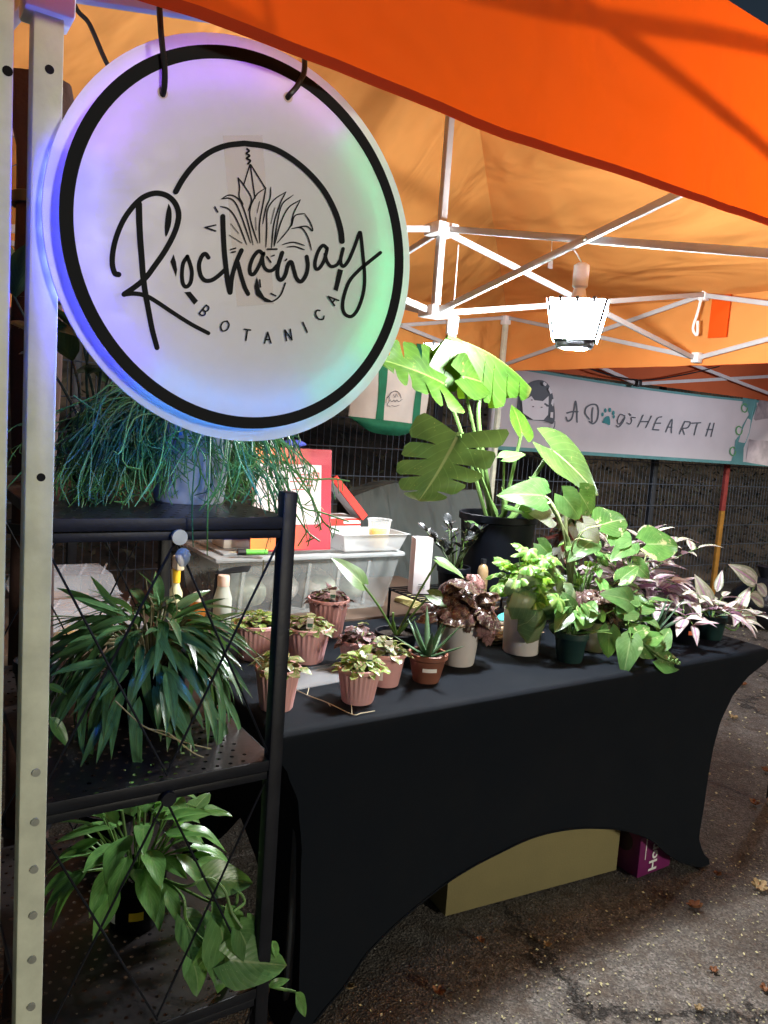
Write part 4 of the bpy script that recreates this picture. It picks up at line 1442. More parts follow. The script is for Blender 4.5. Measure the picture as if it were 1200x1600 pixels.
P_lance = lambda t: (max(0, math.sin(PI * t ** 0.75)) ** 0.85) if 0 < t < 1 else 0.02
P_oval = lambda t: (math.sin(PI * t ** 0.9) ** 0.6) if 0 < t < 1 else 0.03
P_heart = lambda t: ((1 - t) ** 0.70 * (0.34 + 0.95 * math.sin(PI / 2 * min(1, t / 0.30)) ** 0.8)) if t < 1 else 0.0
P_strap = lambda t: min(1, (t * 8 + 0.3)) * (1 - t ** 3) if t < 1 else 0.02


def monstera(name, mat, L, W, lobes=5, cut=0.42, gap=0.35, fold=0.15, droop=0.25, seed=1, right=True, hang=0.0, end=0.06, jit=0.03, short=0.0):
    """Split leaf: each side is a fan of strap lobes joined near the midrib."""
    mb = MB(); mb.uv = []
    rnd = random.Random(seed)
    halfw = lambda t: (1 - t) ** 0.62 * (t + 0.22) ** 0.30 * 1.22 * W / 2

    def pos(t, r, s):
        w = halfw(t)
        x = s * r * w
        y = L * (t + 0.22 * r * r * (1 - t) - 0.42 * (r ** 1.3) * (1 - t) ** 2.5)
        z = fold * abs(x) - fold * 0.9 * x * x / W - droop * L * t * t + 0.006 * r * math.sin(t * 14 + s + r * 3)
        if hang:
            z -= abs(x) * math.sin(hang) * (0.6 + 0.4 * r); x *= math.cos(hang)
        return V((x, y, z))
    nr = 12; ntl = 5
    for s in (-1, 1):
        ed = [0.0]
        for k in range(lobes):
            ed.append((k + 1) / lobes + (rnd.uniform(-jit, jit) if k < lobes - 1 else 0))
        for k in range(lobes):
            a, b = ed[k], ed[k + 1]
            c0 = cut + rnd.uniform(-0.08, 0.10)
            solid = (not right and s > 0)
            ln = 1 - short * rnd.random()
            base = len(mb.v)
            for j in range(nr + 1):
                r = j / nr
                g = 0.0 if (r < c0 or solid) else gap * (b - a) * ((r - c0) / (1 - c0)) ** 0.5
                la = a + (g * 0.5 if k > 0 else 0)
                lb = b - (g * 0.5 if k < lobes - 1 else 0)
                # rounded lobe ends
                if r > 1 - end and not solid:
                    q = (r - 1 + end) / end
                    m = (la + lb) / 2
                    sh = math.sqrt(max(0, 1 - (q * 0.8) ** 2))
                    la, lb = m + (la - m) * sh, m + (lb - m) * sh
                for i in range(ntl + 1):
                    t = la + (lb - la) * i / ntl
                    t = min(t, 0.997)
                    mb.v.append(pos(t, r * ln if r > c0 else r * (1 - (1 - ln) * r / max(c0, 0.01)), s)); mb.uv.append((0.5 + s * r * 0.5, t))
            for j in range(nr):
                for i in range(ntl):
                    f = (base + j * (ntl + 1) + i, base + j * (ntl + 1) + i + 1, base + (j + 1) * (ntl + 1) + i + 1, base + (j + 1) * (ntl + 1) + i)
                    mb.f.append(f if s > 0 else f[::-1])
    global OFF
    sv = OFF; OFF = V((0, 0, 0))
    me = mb.mesh(name, mat, True, 0.0, 70)
    bm = bmesh.new(); bm.from_mesh(me)
    bmesh.ops.remove_doubles(bm, verts=bm.verts[:], dist=1e-5)
    bm.to_mesh(me); bm.free(); me.shade_smooth()
    OFF = sv
    return me


def palmate(name, mat, R, lobes=5, depth=0.35, tooth=0.06, cup=0.25, seed=0, open_=0.9):
    """Lobed leaf: a fan about the stalk, points every few degrees, margin bent down."""
    mb = MB(); mb.uv = []
    rnd = random.Random(seed)
    span = PI * open_
    n = lobes * 8
    mb.v.append(V((0, 0, 0))); mb.uv.append((0.5, 0.0))
    rings = (0.35, 0.7, 1.0)
    for q in rings:
        for i in range(n + 1):
            a = -span + 2 * span * i / n
            ph = (i / n * lobes) % 1.0
            lob = math.sin(PI * ph) ** 0.7
            main = 1 - 0.28 * abs(a) / span
            r = R * main * (1 - depth * (1 - lob) * (q ** 1.5)) * (1 + (tooth * (1 if i % 2 else -1) if q == 1.0 else 0))
            rr = r * q
            z = cup * (0.18 * R * math.sin(q * 2.2) - 0.55 * R * q * q) + 0.05 * R * math.cos(a * lobes) * q
            mb.v.append(V((rr * math.sin(a), rr * math.cos(a), z)))
            mb.uv.append((0.5 + 0.5 * (1 - lob) * q * 0.8 * (1 if i % 16 < 8 else -1), q))
    for i in range(n):
        mb.f.append((0, 1 + i + 1, 1 + i))
    for k in range(len(rings) - 1):
        o0, o1 = 1 + k * (n + 1), 1 + (k + 1) * (n + 1)
        for i in range(n):
            mb.f.append((o0 + i, o0 + i + 1, o1 + i + 1, o1 + i))
    global OFF
    sv = OFF; OFF = V((0, 0, 0))
    me = mb.mesh(name, mat, True, 0, 70)
    OFF = sv
    return me


def leaf(parent, me, base, d, up=(0, 0, 1), scale=1.0, roll=0.0, name='leaf'):
    d = V(d).normalized()
    x = d.cross(V(up))
    if x.length < 1e-3:
        x = d.cross(V((0.3, 1, 0.2)))
    x.normalize()
    z = x.cross(d)
    if roll:
        q = Matrix.Rotation(roll, 3, d)
        x = q @ x; z = q @ z
    o = bpy.data.objects.new(name, me)
    COL.objects.link(o)
    o.parent = parent
    m = Matrix.Identity(4)
    b = V(base) - OFF
    for i in range(3):
        m[i][0] = x[i] * scale; m[i][1] = d[i] * scale; m[i][2] = z[i] * scale; m[i][3] = b[i]
    o.matrix_basis = m
    return o


# ------------------------------------------------------------------ pots
def pot(parent, c, rt, rb, h, mat, rim=0.012, rimh=0.02, ribs=0, rib=0.0, fill=0.86, seg=40, name='pot'):
    sg = ribs * 2 if ribs else seg
    pr = [(rb * 0.96, 0.0, 0), (rb, 0.004, 0.6), (rb + (rt - rb) * 0.8, h - rimh - 0.002, 1.0)]
    if rim > 0:
        pr += [(rt - 0.001, h - rimh, 0.3), (rt + rim * 0.25, h - rimh + 0.002, 0), (rt + rim * 0.25, h - 0.002, 0), (rt, h, 0), (rt - 0.004, h - 0.001, 0)]
    else:
        pr += [(rt, h - 0.003, 1.0), (rt - 0.001, h, 0.3), (rt - 0.004, h, 0)]
    pr += [(rt - 0.006, h - 0.012, 0), (rb + (rt - rb) * fill - 0.004, h * fill - 0.004, 0)]
    o = MB().lathe(pr, c, sg, ribs=ribs, rib=rib).build(name, mat, parent, ang=30 if not ribs else 25)
    rs = rb + (rt - rb) * fill - 0.003
    mb = MB()
    mb.grid(lambda a, b: V((c[0] + rs * b * math.cos(a * 2 * PI), c[1] + rs * b * math.sin(a * 2 * PI), c[2] + h * fill + 0.004 * noise.noise(V((a * 9, b * 9, c[0] * 5))))), 18, 4)
    mb.build('soil', soil, o)
    return o


pink = M('pink_pot', (0.66, 0.36, 0.35), 0.5, 0.07, 12)
terra = M('brown_pot', (0.20, 0.075, 0.045), 0.55, 0.15, 14)
white_pot = M('white_pot', (0.62, 0.58, 0.55), 0.4, 0.06, 14)
blackpot = M('black_pot', (0.002, 0.003, 0.006), 0.5, 0.2, 20, spec=0.14)
greenpot = M('dark_green_pot', (0.012, 0.040, 0.036), 0.45, 0.2, 20)
label_w = M('paper_label', (0.75, 0.74, 0.70), 0.7, 0.06, 40)
stemgreen = M('green_stem', (0.10, 0.20, 0.045), 0.5, 0.25, 14, trans=0.1)
stemdark = M('dark_stem', (0.05, 0.075, 0.03), 0.5, 0.25, 14)


def sticker(parent, c, r, z, w, h, a, mat):
    """Small label wrapped on the pot wall at angle a."""
    k = w / r / 2
    MB().grid(lambda s, t: V((c[0] + (r + 0.0012) * math.cos(a - k + 2 * k * s), c[1] + (r + 0.0012) * math.sin(a - k + 2 * k * s), z + h * t)), 6, 1).build('sticker', mat, parent)


FRONT = math.atan2(-0.83, -0.55)     # the side of a pot that faces the walkway


# ------------------------------------------------------------------ leaf stuffs
L_fit = leafmat('fittonia_leaf', (0.055, 0.11, 0.022), (0.12, 0.20, 0.04), vein=0.038, veincol=(0.55, 0.26, 0.24), trans=0.2, vscale=5.5)
L_fitd = leafmat('dark_fittonia_leaf', (0.035, 0.022, 0.022), (0.075, 0.045, 0.04), vein=0.038, veincol=(0.36, 0.16, 0.17), trans=0.15, vscale=5.5)
L_fitl = leafmat('pale_fittonia_leaf', (0.11, 0.24, 0.04), (0.24, 0.40, 0.09), vein=0.038, veincol=(0.66, 0.28, 0.31), trans=0.25, vscale=5.0)
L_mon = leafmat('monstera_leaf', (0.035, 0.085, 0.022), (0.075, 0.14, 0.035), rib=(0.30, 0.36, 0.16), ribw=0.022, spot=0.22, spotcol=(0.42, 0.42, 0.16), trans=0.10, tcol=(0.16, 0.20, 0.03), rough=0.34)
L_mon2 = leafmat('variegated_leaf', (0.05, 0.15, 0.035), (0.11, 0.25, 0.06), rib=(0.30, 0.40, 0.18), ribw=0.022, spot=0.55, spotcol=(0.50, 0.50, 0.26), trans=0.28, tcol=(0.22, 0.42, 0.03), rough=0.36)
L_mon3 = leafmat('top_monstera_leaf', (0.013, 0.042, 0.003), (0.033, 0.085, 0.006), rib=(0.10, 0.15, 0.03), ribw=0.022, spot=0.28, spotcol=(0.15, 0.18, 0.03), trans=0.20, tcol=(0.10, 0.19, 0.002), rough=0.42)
L_poth = leafmat('vining_leaf', (0.045, 0.12, 0.034), (0.10, 0.20, 0.065), rib=(0.22, 0.32, 0.13), ribw=0.03, spot=0.25, spotcol=(0.40, 0.46, 0.26), trans=0.28, tcol=(0.24, 0.46, 0.05), rough=0.3)
L_cebu = leafmat('grey_green_leaf', (0.065, 0.165, 0.045), (0.14, 0.31, 0.08), rib=(0.16, 0.26, 0.10), ribw=0.03, trans=0.30, tcol=(0.22, 0.5, 0.06), rough=0.3)
L_hoya = leafmat('hoya_leaf', (0.035, 0.095, 0.042), (0.085, 0.19, 0.072), rib=(0.07, 0.13, 0.05), ribw=0.05, trans=0.14, rough=0.27)
L_trad = leafmat('tradescantia_leaf', (0.28, 0.24, 0.22), (0.46, 0.40, 0.39), stripe=((0.62, 0.56, 0.56), 0.10, 0.30), rib=(0.40, 0.17, 0.38), ribw=0.08, trans=0.28, tcol=(0.55, 0.32, 0.45), under=(0.32, 0.15, 0.28))
L_trad2 = leafmat('green_tradescantia_leaf', (0.22, 0.27, 0.16), (0.38, 0.42, 0.30), stripe=((0.66, 0.62, 0.60), 0.12, 0.34), rib=(0.45, 0.20, 0.42), ribw=0.07, trans=0.28, tcol=(0.6, 0.5, 0.5), under=(0.38, 0.22, 0.34))
L_beg = leafmat('begonia_leaf', (0.040, 0.016, 0.020), (0.085, 0.045, 0.045), vein=0.05, veincol=(0.16, 0.14, 0.10), trans=0.14, rough=0.22, spot=0.20, spotcol=(0.24, 0.21, 0.18), vscale=7)
L_begp = leafmat('pink_begonia_leaf', (0.16, 0.07, 0.075), (0.30, 0.17, 0.16), vein=0.08, veincol=(0.05, 0.03, 0.025), trans=0.25, rough=0.3, vscale=5)
L_ivy = leafmat('lobed_green_leaf', (0.05, 0.15, 0.030), (0.13, 0.30, 0.055), rib=(0.28, 0.40, 0.12), ribw=0.03, trans=0.38, tcol=(0.45, 0.78, 0.05))
L_ivyd = leafmat('dark_lobed_leaf', (0.04, 0.085, 0.035), (0.09, 0.15, 0.065), rib=(0.18, 0.24, 0.12), ribw=0.03, trans=0.22)
L_zz = leafmat('raven_leaf', (0.008, 0.010, 0.012), (0.022, 0.024, 0.026), trans=0.04, rough=0.25)
L_aloe = M('aloe_skin', (0.055, 0.12, 0.055), 0.42, 0.25, 30, 0.08, 120)
L_haw = M('haworthia_skin', (0.035, 0.075, 0.040), 0.42, 0.3, 40, 0.08, 120)
L_cane = leafmat('cane_leaf', (0.012, 0.030, 0.014), (0.030, 0.060, 0.022), trans=0.15)
L_col = leafmat('coleus_leaf', (0.06, 0.014, 0.014), (0.13, 0.03, 0.028), trans=0.2, spot=0.35, spotcol=(0.22, 0.17, 0.12))
L_cal = leafmat('caladium_leaf', (0.20, 0.21, 0.18), (0.34, 0.33, 0.31), vein=0.05, veincol=(0.2, 0.3, 0.12), trans=0.3)

FIT = {k: [blade('leaf', m, 0.030, 0.022, P_oval, 5, 2, 0.25, 0.35, wave=0.12, seed=s) for s in range(3)] for k, m in (('mix', L_fit), ('dark', L_fitd), ('pale', L_fitl))}
HEART = {k: [blade('leaf', m, 0.085, 0.062, P_heart, 9, 3, 0.22, d, back=0.20, wave=0.04, seed=s) for s, d in enumerate((0.15, 0.3, 0.45))] for k, m in (('var', L_mon2), ('vine', L_poth), ('cebu', L_cebu), ('col', L_col), ('cal', L_cal))}
LANCE = {k: [blade('leaf', m, 0.08, w, P_lance, 8, 2, 0.35, d, wave=0.02, seed=s, twist=tw) for s, (d, w, tw) in enumerate(((0.2, 0.031, 0), (0.4, 0.034, 0.05), (0.6, 0.030, -0.05)))] for k, m in (('trad', L_trad), ('trad2', L_trad2), ('hoya', L_hoya), ('cebu', L_cebu), ('cane', L_cane))}
HOYA = [blade('leaf', L_hoya, 0.10, 0.0175, P_lance, 9, 2, 0.30, d, wave=0.015, seed=s, twist=tw) for s, (d, tw) in enumerate(((0.25, 0.04), (0.5, -0.05), (0.8, 0.0), (0.35, -0.08)))]
CEBU = [blade('leaf', L_cebu, 0.085, 0.036, P_lance, 9, 2, 0.28, d, wave=0.03, seed=s) for s, d in enumerate((0.15, 0.35, 0.55))]
ZZ = [blade('leaf', L_zz, 0.045, 0.027, P_oval, 6, 2, 0.3, 0.2, seed=s) for s in range(2)]


# ------------------------------------------------------------------ plant habits
def rv(r, s=1.0):
    return V((r.uniform(-s, s), r.uniform(-s, s), r.uniform(-s, s)))


def mound(parent, c, z, R, H, meshes, n, seed, scale=(0.8, 1.3), tilt=0.6):
    """Low cushion of small leaves."""
    r = random.Random(seed)
    for k in range(n):
        q = math.sqrt((k + 0.5) / n)
        a = k * 2.399963 + r.uniform(-0.3, 0.3)
        p = V((c[0] + R * q * math.cos(a), c[1] + R * q * math.sin(a), z + H * (1 - q * q) * r.uniform(0.55, 1.05)))
        d = V((math.cos(a) * (0.3 + q), math.sin(a) * (0.3 + q), r.uniform(-0.1, tilt) * (1.1 - 0.8 * q))) + rv(r, 0.3)
        leaf(parent, r.choice(meshes), p - d.normalized() * 0.012, d, V((0, 0, 1)) + rv(r, 0.3), r.uniform(*scale))


def stemmed(parent, c, z0, meshes, n, L, seed, spread=0.5, droop=0.4, step=0.035, lscale=(0.8, 1.2), up0=0.9, aim=None, matstem=stemgreen, sr=0.0022, bare=0.25, angle=1.1, lift=0.3):
    """Leafy shoots that leave the pot, arch over and carry leaves alternately."""
    r = random.Random(seed)
    mb = MB()
    for k in range(n):
        a = 2 * PI * k / n + r.uniform(-0.5, 0.5)
        if aim is not None:
            a = aim[0] + r.uniform(-aim[1], aim[1])
        out = V((math.cos(a), math.sin(a), 0))
        d = (out * spread * r.uniform(0.5, 1.2) + V((0, 0, up0))).normalized()
        p = V((c[0], c[1], z0)) + out * r.uniform(0, 0.02)
        Ls = L * r.uniform(0.65, 1.15)
        ns = max(4, int(Ls / 0.012))
        pts = [p.copy()]
        side = 1
        acc = 0
        for i in range(ns):
            st = Ls / ns
            d = (d + V((0, 0, -droop * st * 9)) + out * droop * st * 2 + rv(r, 0.08)).normalized()
            p = p + d * st
            pts.append(p.copy())
            acc += st
            if acc >= step and i > ns * bare:
                acc = 0; side = -side
                x = d.cross(V((0, 0, 1)))
                if x.length < 0.05:
                    x = V((1, 0, 0))
                x.normalize()
                ld = d * math.cos(angle) + x * side * math.sin(angle) + V((0, 0, lift)) + rv(r, 0.25)
                leaf(parent, r.choice(meshes), p, ld, V((0, 0, 1)) + rv(r, 0.35), r.uniform(*lscale))
        leaf(parent, r.choice(meshes), p, d + rv(r, 0.2), V((0, 0, 1)) + rv(r, 0.3), r.uniform(*lscale))
        mb.tube(pts, [sr * (1 - 0.4 * i / len(pts)) for i in range(len(pts))], 5)
    mb.build('stems', matstem, parent, kind='stuff')


def stalked(parent, c, z0, meshes, n, L, seed, spread=0.8, lscale=(0.8, 1.2), matstem=stemgreen, sr=0.0018, face=None, low=0.35):
    """Leaves on single stalks from the soil, blades turned outward and up."""
    r = random.Random(seed)
    mb = MB()
    for k in range(n):
        a = k * 2.399963 + r.uniform(-0.4, 0.4)
        e = r.uniform(low, 1.0)
        out = V((math.cos(a), math.sin(a), 0))
        Ls = L * r.uniform(0.6, 1.15)
        tip = V((c[0], c[1], z0)) + out * (Ls * spread * (1.15 - e * 0.8)) + V((0, 0, Ls * e))
        mid = V((c[0], c[1], z0)) + out * (Ls * spread * 0.25) + V((0, 0, Ls * e * 0.6))
        b = V((c[0], c[1], z0 - 0.01)) + out * 0.012
        mb.tube(crom([b, mid, tip], 4), sr, 5)
        d = out * r.uniform(0.5, 1.0) + V((0, 0, r.uniform(-0.7, 0.35))) + rv(r, 0.25)
        u = V((0, 0, 1)) + out * 0.6 + (V(face) * 0.9 if face else V((0, 0, 0))) + rv(r, 0.25)
        leaf(parent, r.choice(meshes), tip, d, u, r.uniform(*lscale))
    mb.build('stems', matstem, parent, kind='stuff')


def succulent(parent, c, z0, n, L, w, mat, seed, spread=0.9):
    r = random.Random(seed)
    for k in range(n):
        a = k * 2.399963 + r.uniform(-0.2, 0.2)
        q = (k + 1) / n
        out = V((math.cos(a), math.sin(a), 0))
        Ls = L * r.uniform(0.8, 1.1) * (0.7 + 0.3 * math.sin(PI * q))
        e = 1.25 - q * spread
        b = V((c[0], c[1], z0)) + out * 0.012 * q
        pts = [b]
        for i in range(1, 8):
            t = i / 7
            pts.append(b + out * (Ls * math.cos(e) * t) + V((0, 0, Ls * (math.sin(e) * t + 0.10 * t * t - 0.12 * q * t * t))))
        rr = [w * (0.75 + 0.5 * t - 1.2 * t * t) if t < 0.98 else w * 0.06 for t in [i / 7 for i in range(8)]]
        MB().tube(pts, [max(0.0006, x) for x in rr], 8, flat=0.45).build('leaf', mat, parent)


def plug_tag(parent, c, z, w=0.018, h=0.03, rot=0.0):
    MB().box((c[0], c[1], z), (w, 0.0012, h), rz=rot).build('plant_tag', label_w, parent)
    MB().box((c[0], c[1] - 0.001, z - h * 0.15), (w * 0.8, 0.0006, h * 0.35), rz=rot).build('tag_print', M('tag_green', (0.05, 0.16, 0.10), 0.6, 0.2), parent)


# ------------------------------------------------------------------ pink ribbed pots of nerve plant
GF = 'nerve plants in pink pots'


def fitt(label, x, y, rt, h, kind, seed, ribs=26, n=42, tagpos=None, stick=False):
    t = thing('nerve_plant', label, 'potted plant', (x, y, TZ), GF)
    p = pot(t, (x, y, TZ), rt, rt * 0.72, h, pink, rim=0.006, rimh=0.012, ribs=ribs, rib=0.034 if ribs else 0)
    mound(t, (x, y), TZ + h * 0.9, rt * 1.05, 0.045, FIT[kind], n, seed, (0.8, 1.35))
    if kind == 'dark':
        mound(t, (x, y), TZ + h * 0.95, rt * 0.6, 0.05, FIT['mix'], 10, seed + 50, (0.8, 1.2))
    if kind == 'pale':
        mound(t, (x, y), TZ + h * 0.93, rt * 0.9, 0.045, FIT['mix'], 14, seed + 50, (0.7, 1.1))
    if tagpos:
        plug_tag(t, (x + tagpos[0], y + tagpos[1]), TZ + h + 0.018, rot=-0.5)
    if stick:
        sticker(p, (x, y, TZ), rt * 0.87, TZ + 0.022, 0.018, 0.022, FRONT - 0.35, label_w)
    return t


fitt('pink ribbed pot of pale pink-veined nerve plant nearest the table front edge', 0.965, 1.522, 0.053, 0.088, 'pale', 1, tagpos=(0.012, -0.02))
fitt('smooth pink pot of nerve plant with a square sticker, between ribbed pot and aloe', 1.095, 1.600, 0.050, 0.088, 'mix', 2, ribs=0, n=40, tagpos=(-0.01, -0.02), stick=True)
fitt('pink ribbed pot of mixed nerve plant with a tag, just right of the shelf post', 0.993, 1.845, 0.063, 0.100, 'mix', 3, tagpos=(-0.02, -0.045), n=52)
fitt('pink pot of dark purple nerve plant behind the tagged ribbed pot', 1.172, 2.055, 0.064, 0.120, 'dark', 4, tagpos=(-0.01, -0.04), n=52)
fitt('dark nerve plant wedged behind the front pink pots', 1.095, 1.745, 0.052, 0.080, 'dark', 5, n=40)
fitt('pink ribbed pot of pale green nerve plant glimpsed left of the shelf post', 0.870, 1.92, 0.060, 0.100, 'pale', 6, n=46)
fitt('pink ribbed pot half hidden behind the shelf post and hoya leaves', 0.765, 1.555, 0.052, 0.10, 'mix', 7, n=30)

# seedling split-leaf in a black pot
X, Y = 1.235, 1.765
t = thing('seedling_plant', 'young split-leaf seedling with three long-stalked leaves in a black pot', 'potted plant', (X, Y, TZ))
pot(t, (X, Y, TZ), 0.060, 0.048, 0.085, blackpot, rim=0.008)
bs = V((X, Y, TZ + 0.07))
mb = MB()


def ovalleaf(mat, L, W, droop=0.1, seed=0, prof=P_heart, back=0.12, fold=0.2):
    return blade('leaf', mat, L, W, prof, 10, 3, fold, droop, back=back, wave=0.02, seed=seed)


big_oval = ovalleaf(L_mon, 0.11, 0.066, 0.15)


def leafpx(parent, me, Lme, bpx, tpx, sb, st_, face=None, roll=0.0, stalk=None, mbs=None, sr=0.003):
    """Leaf whose stalk end and tip are set in space; face = where the upper side looks."""
    b, tp_ = on_y(bpx[0], bpx[1], sb), on_y(tpx[0], tpx[1], st_)
    d = tp_ - b
    fc = V(face) if face is not None else (EYE - b).normalized() + V((0, 0, 0.3))
    o = leaf(parent, me, b, d, fc, d.length / Lme, roll)
    if stalk is not None and mbs is not None:
        m = (b + V(stalk)) / 2 + V((0, 0, 0.03 * (b - V(stalk)).length))
        mbs.tube(crom([V(stalk), m, b], 6), [sr * 1.5] * 3 + [sr] * 10, 7) if False else mbs.tube(crom([V(stalk), m, b], 6), sr, 7)
    return o


leafpx(t, big_oval, 0.11, (566, 912), (523, 868), 1.70, 1.72, stalk=bs, mbs=mb, sr=0.0032, face=(0.3, -0.9, 0.5))
leafpx(t, big_oval, 0.11, (684, 876), (728, 898), 1.72, 1.66, stalk=bs, mbs=mb, sr=0.0032, face=(0.1, -0.5, 1.0))
leafpx(t, big_oval, 0.11, (672, 930), (722, 950), 1.70, 1.64, stalk=bs, mbs=mb, sr=0.003, face=(0.1, -0.8, 0.8))
mb.tube(crom([bs, bs + V((-0.02, -0.01, 0.04)), bs + V((-0.03, -0.02, 0.075))], 4), [0.006] * 5 + [0.003] * 4, 7)
mb.tube(crom([bs, bs + V((0.025, -0.01, 0.03)), bs + V((0.055, -0.015, 0.055))], 4), [0.005] * 5 + [0.002] * 4, 7)
mb.build('stems', stemgreen, t, kind='stuff')

# aloe in a brown pot
X, Y = 1.215, 1.583
t = thing('aloe_plant', 'small spiky aloe in a brown plastic pot with a white price strip', 'potted plant', (X, Y, TZ))
p = pot(t, (X, Y, TZ), 0.051, 0.036, 0.078, terra, rim=0.012, rimh=0.016)
sticker(p, (X, Y, TZ), 0.046, TZ + 0.035, 0.038, 0.010, FRONT + 0.12, label_w)
succulent(t, (X, Y), TZ + 0.066, 13, 0.135, 0.0105, L_aloe, 4)

# dark begonia in a cream fluted pot
X, Y = 1.395, 1.675
t = thing('begonia_plant', 'glossy dark red begonia spilling from a cream fluted pot', 'potted plant', (X, Y, TZ))
pot(t, (X, Y, TZ), 0.058, 0.047, 0.118, white_pot, rim=0.0, ribs=22, rib=0.012)
BEG = [palmate('leaf', L_beg, 0.040, 5, 0.28, 0.05, 0.9, s) for s in range(3)]
stalked(t, (X, Y), TZ + 0.10, BEG, 46, 0.13, 21, 0.75, (0.8, 1.5), stemdark)
BEGP = palmate('leaf', L_begp, 0.045, 5, 0.30, 0.06, 0.9, 9)
leafpx(t, BEGP, 0.045, (770, 975), (772, 1010), 1.60, 1.585, face=(0.2, -0.95, 0.2))
leafpx(t, BEGP, 0.045, (748, 905), (758, 925), 1.66, 1.63, face=(0.2, -0.7, 0.6))

# trailing lobed plant in a white cylinder pot
X, Y = 1.66, 1.695
t = thing('lobed_leaf_plant', 'bright lime lobed-leaf plant in a plain white cylinder pot', 'potted plant', (X, Y, TZ))
pot(t, (X, Y, TZ), 0.062, 0.056, 0.135, white_pot, rim=0.0)
IVY = [palmate('leaf', L_ivy, 0.034, 5, 0.34, 0.05, 0.6, s) for s in range(3)]
IVYD = [palmate('leaf', L_ivyd, 0.05, 3, 0.42, 0.03, 0.7, s) for s in range(2)]
stalked(t, (X - 0.01, Y - 0.02), TZ + 0.12, IVY, 46, 0.20, 31, 0.62, (0.8, 1.45), stemgreen, low=0.35)
for (b_, e_, s_) in (((838, 905), (842, 945), 1.62), ((842, 945), (845, 1008), 1.612), ((870, 925), (898, 965), 1.62), ((815, 925), (808, 960), 1.63), ((885, 945), (892, 1000), 1.60)):
    leafpx(t, IVYD[0], 0.05, b_, e_, s_, s_ - 0.012, face=(0.1, -0.95, 0.35))

# vining plant in dark green pot
X, Y = 1.742, 1.570
t = thing('vining_plant', 'small vine with pointed green leaves trailing from a dark green nursery pot', 'potted plant', (X, Y, TZ))
pot(t, (X, Y, TZ), 0.050, 0.038, 0.092, greenpot, rim=0.010)
mb = MB()
bs = V((X, Y, TZ + 0.08))
for (b_, e_, s0, s1, k) in (((915, 965), (931, 935), 1.54, 1.56, 0), ((905, 972), (930, 944), 1.55, 1.57, 1), ((938, 958), (946, 975), 1.53, 1.52, 2), ((885, 960), (868, 985), 1.55, 1.53, 0), ((952, 985), (950, 1032), 1.505, 1.50, 1), ((966, 950), (992, 968), 1.52, 1.50, 2), ((895, 950), (880, 925), 1.56, 1.58, 1)):
    leafpx(t, HEART['vine'][k], 0.085, b_, e_, s0, s1, stalk=bs, mbs=mb, sr=0.0022)
stalked(t, (X, Y), TZ + 0.08, HEART['vine'] + HEART['var'], 16, 0.11, 131, 0.8, (0.38, 0.62), stemgreen, low=0.3)
mb.tube(crom([bs, on_y(930, 988, 1.52), on_y(955, 990, 1.50), on_y(975, 1000, 1.485)], 5), 0.0024, 6)
mb.build('stems', stemgreen, t, kind='stuff')

# small dark begonia in a cream pot behind
X, Y = 1.915, 1.630
t = thing('begonia_plant', 'dark maroon begonia in a cream pot tucked among the vines', 'potted plant', (X, Y, TZ))
pot(t, (X, Y, TZ), 0.050, 0.042, 0.095, white_pot, rim=0.0)
stalked(t, (X, Y), TZ + 0.08, BEG, 34, 0.13, 22, 0.7, (0.7, 1.2), stemdark)

# trailing vine with pale leaves hanging over the table front
X, Y = 2.00, 1.565
t = thing('vining_plant', 'pale variegated vine arching over the table front with curled new leaves', 'potted plant', (X, Y, TZ))
pot(t, (X, Y, TZ), 0.046, 0.036, 0.085, blackpot, rim=0.01)
mb = MB()
bs = V((X, Y, TZ + 0.075))
for (b_, e_, s0, s1, k, mm) in (((990, 990), (1018, 978), 1.46, 1.45, 0, 'var'), ((985, 1000), (975, 1050), 1.455, 1.42, 1, 'vine'), ((1003, 1010), (1035, 1026), 1.45, 1.43, 1, 'var'), ((1012, 1000), (1040, 990), 1.45, 1.44, 0, 'var'), ((1030, 1010), (1048, 978), 1.45, 1.46, 0, 'vine'), ((985, 940), (960, 925), 1.52, 1.5, 2, 'vine'), ((1000, 950), (1025, 925), 1.52, 1.54, 2, 'vine'), ((975, 960), (1000, 940), 1.50, 1.52, 1, 'vine'), ((1000, 1020), (1008, 1030), 1.44, 1.43, 0, 'vine'), ((1028, 1030), (1070, 1040), 1.43, 1.41, 0, 'var')):
    leafpx(t, HEART[mm][k], 0.085, b_, e_, s0, s1)
mb.tube(crom([bs, on_y(980, 975, 1.49), on_y(992, 992, 1.465), on_y(1012, 1010, 1.44), on_y(1035, 1028, 1.425), on_y(1062, 1038, 1.415)], 6), 0.0026, 6)
mb.tube(crom([bs, on_y(984, 985, 1.47), on_y(986, 1002, 1.45)], 6), 0.0022, 6)
for (cx, cy) in ((1045, 1030), (1056, 1034)):
    c = on_y(cx, cy, 1.418)
    mb.tube([c + V((0.010 * math.cos(q * 0.6) * (1 - q * 0.06), -0.001 * q, 0.010 * math.sin(q * 0.6) * (1 - q * 0.06))) for q in range(13)], 0.0028, 6)
for (b_, e_) in (((980, 975), (985, 940)), ((985, 970), (1000, 950))):
    mb.tube(crom([bs, on_y(b_[0], b_[1], 1.5), on_y(e_[0], e_[1], 1.52)], 4), 0.002, 6)
mb.build('stems', stemgreen, t, kind='stuff')

stalked(t, (X, Y), TZ + 0.075, HEART['vine'] + IVY, 22, 0.14, 132, 0.8, (0.42, 0.72), stemgreen, low=0.3)
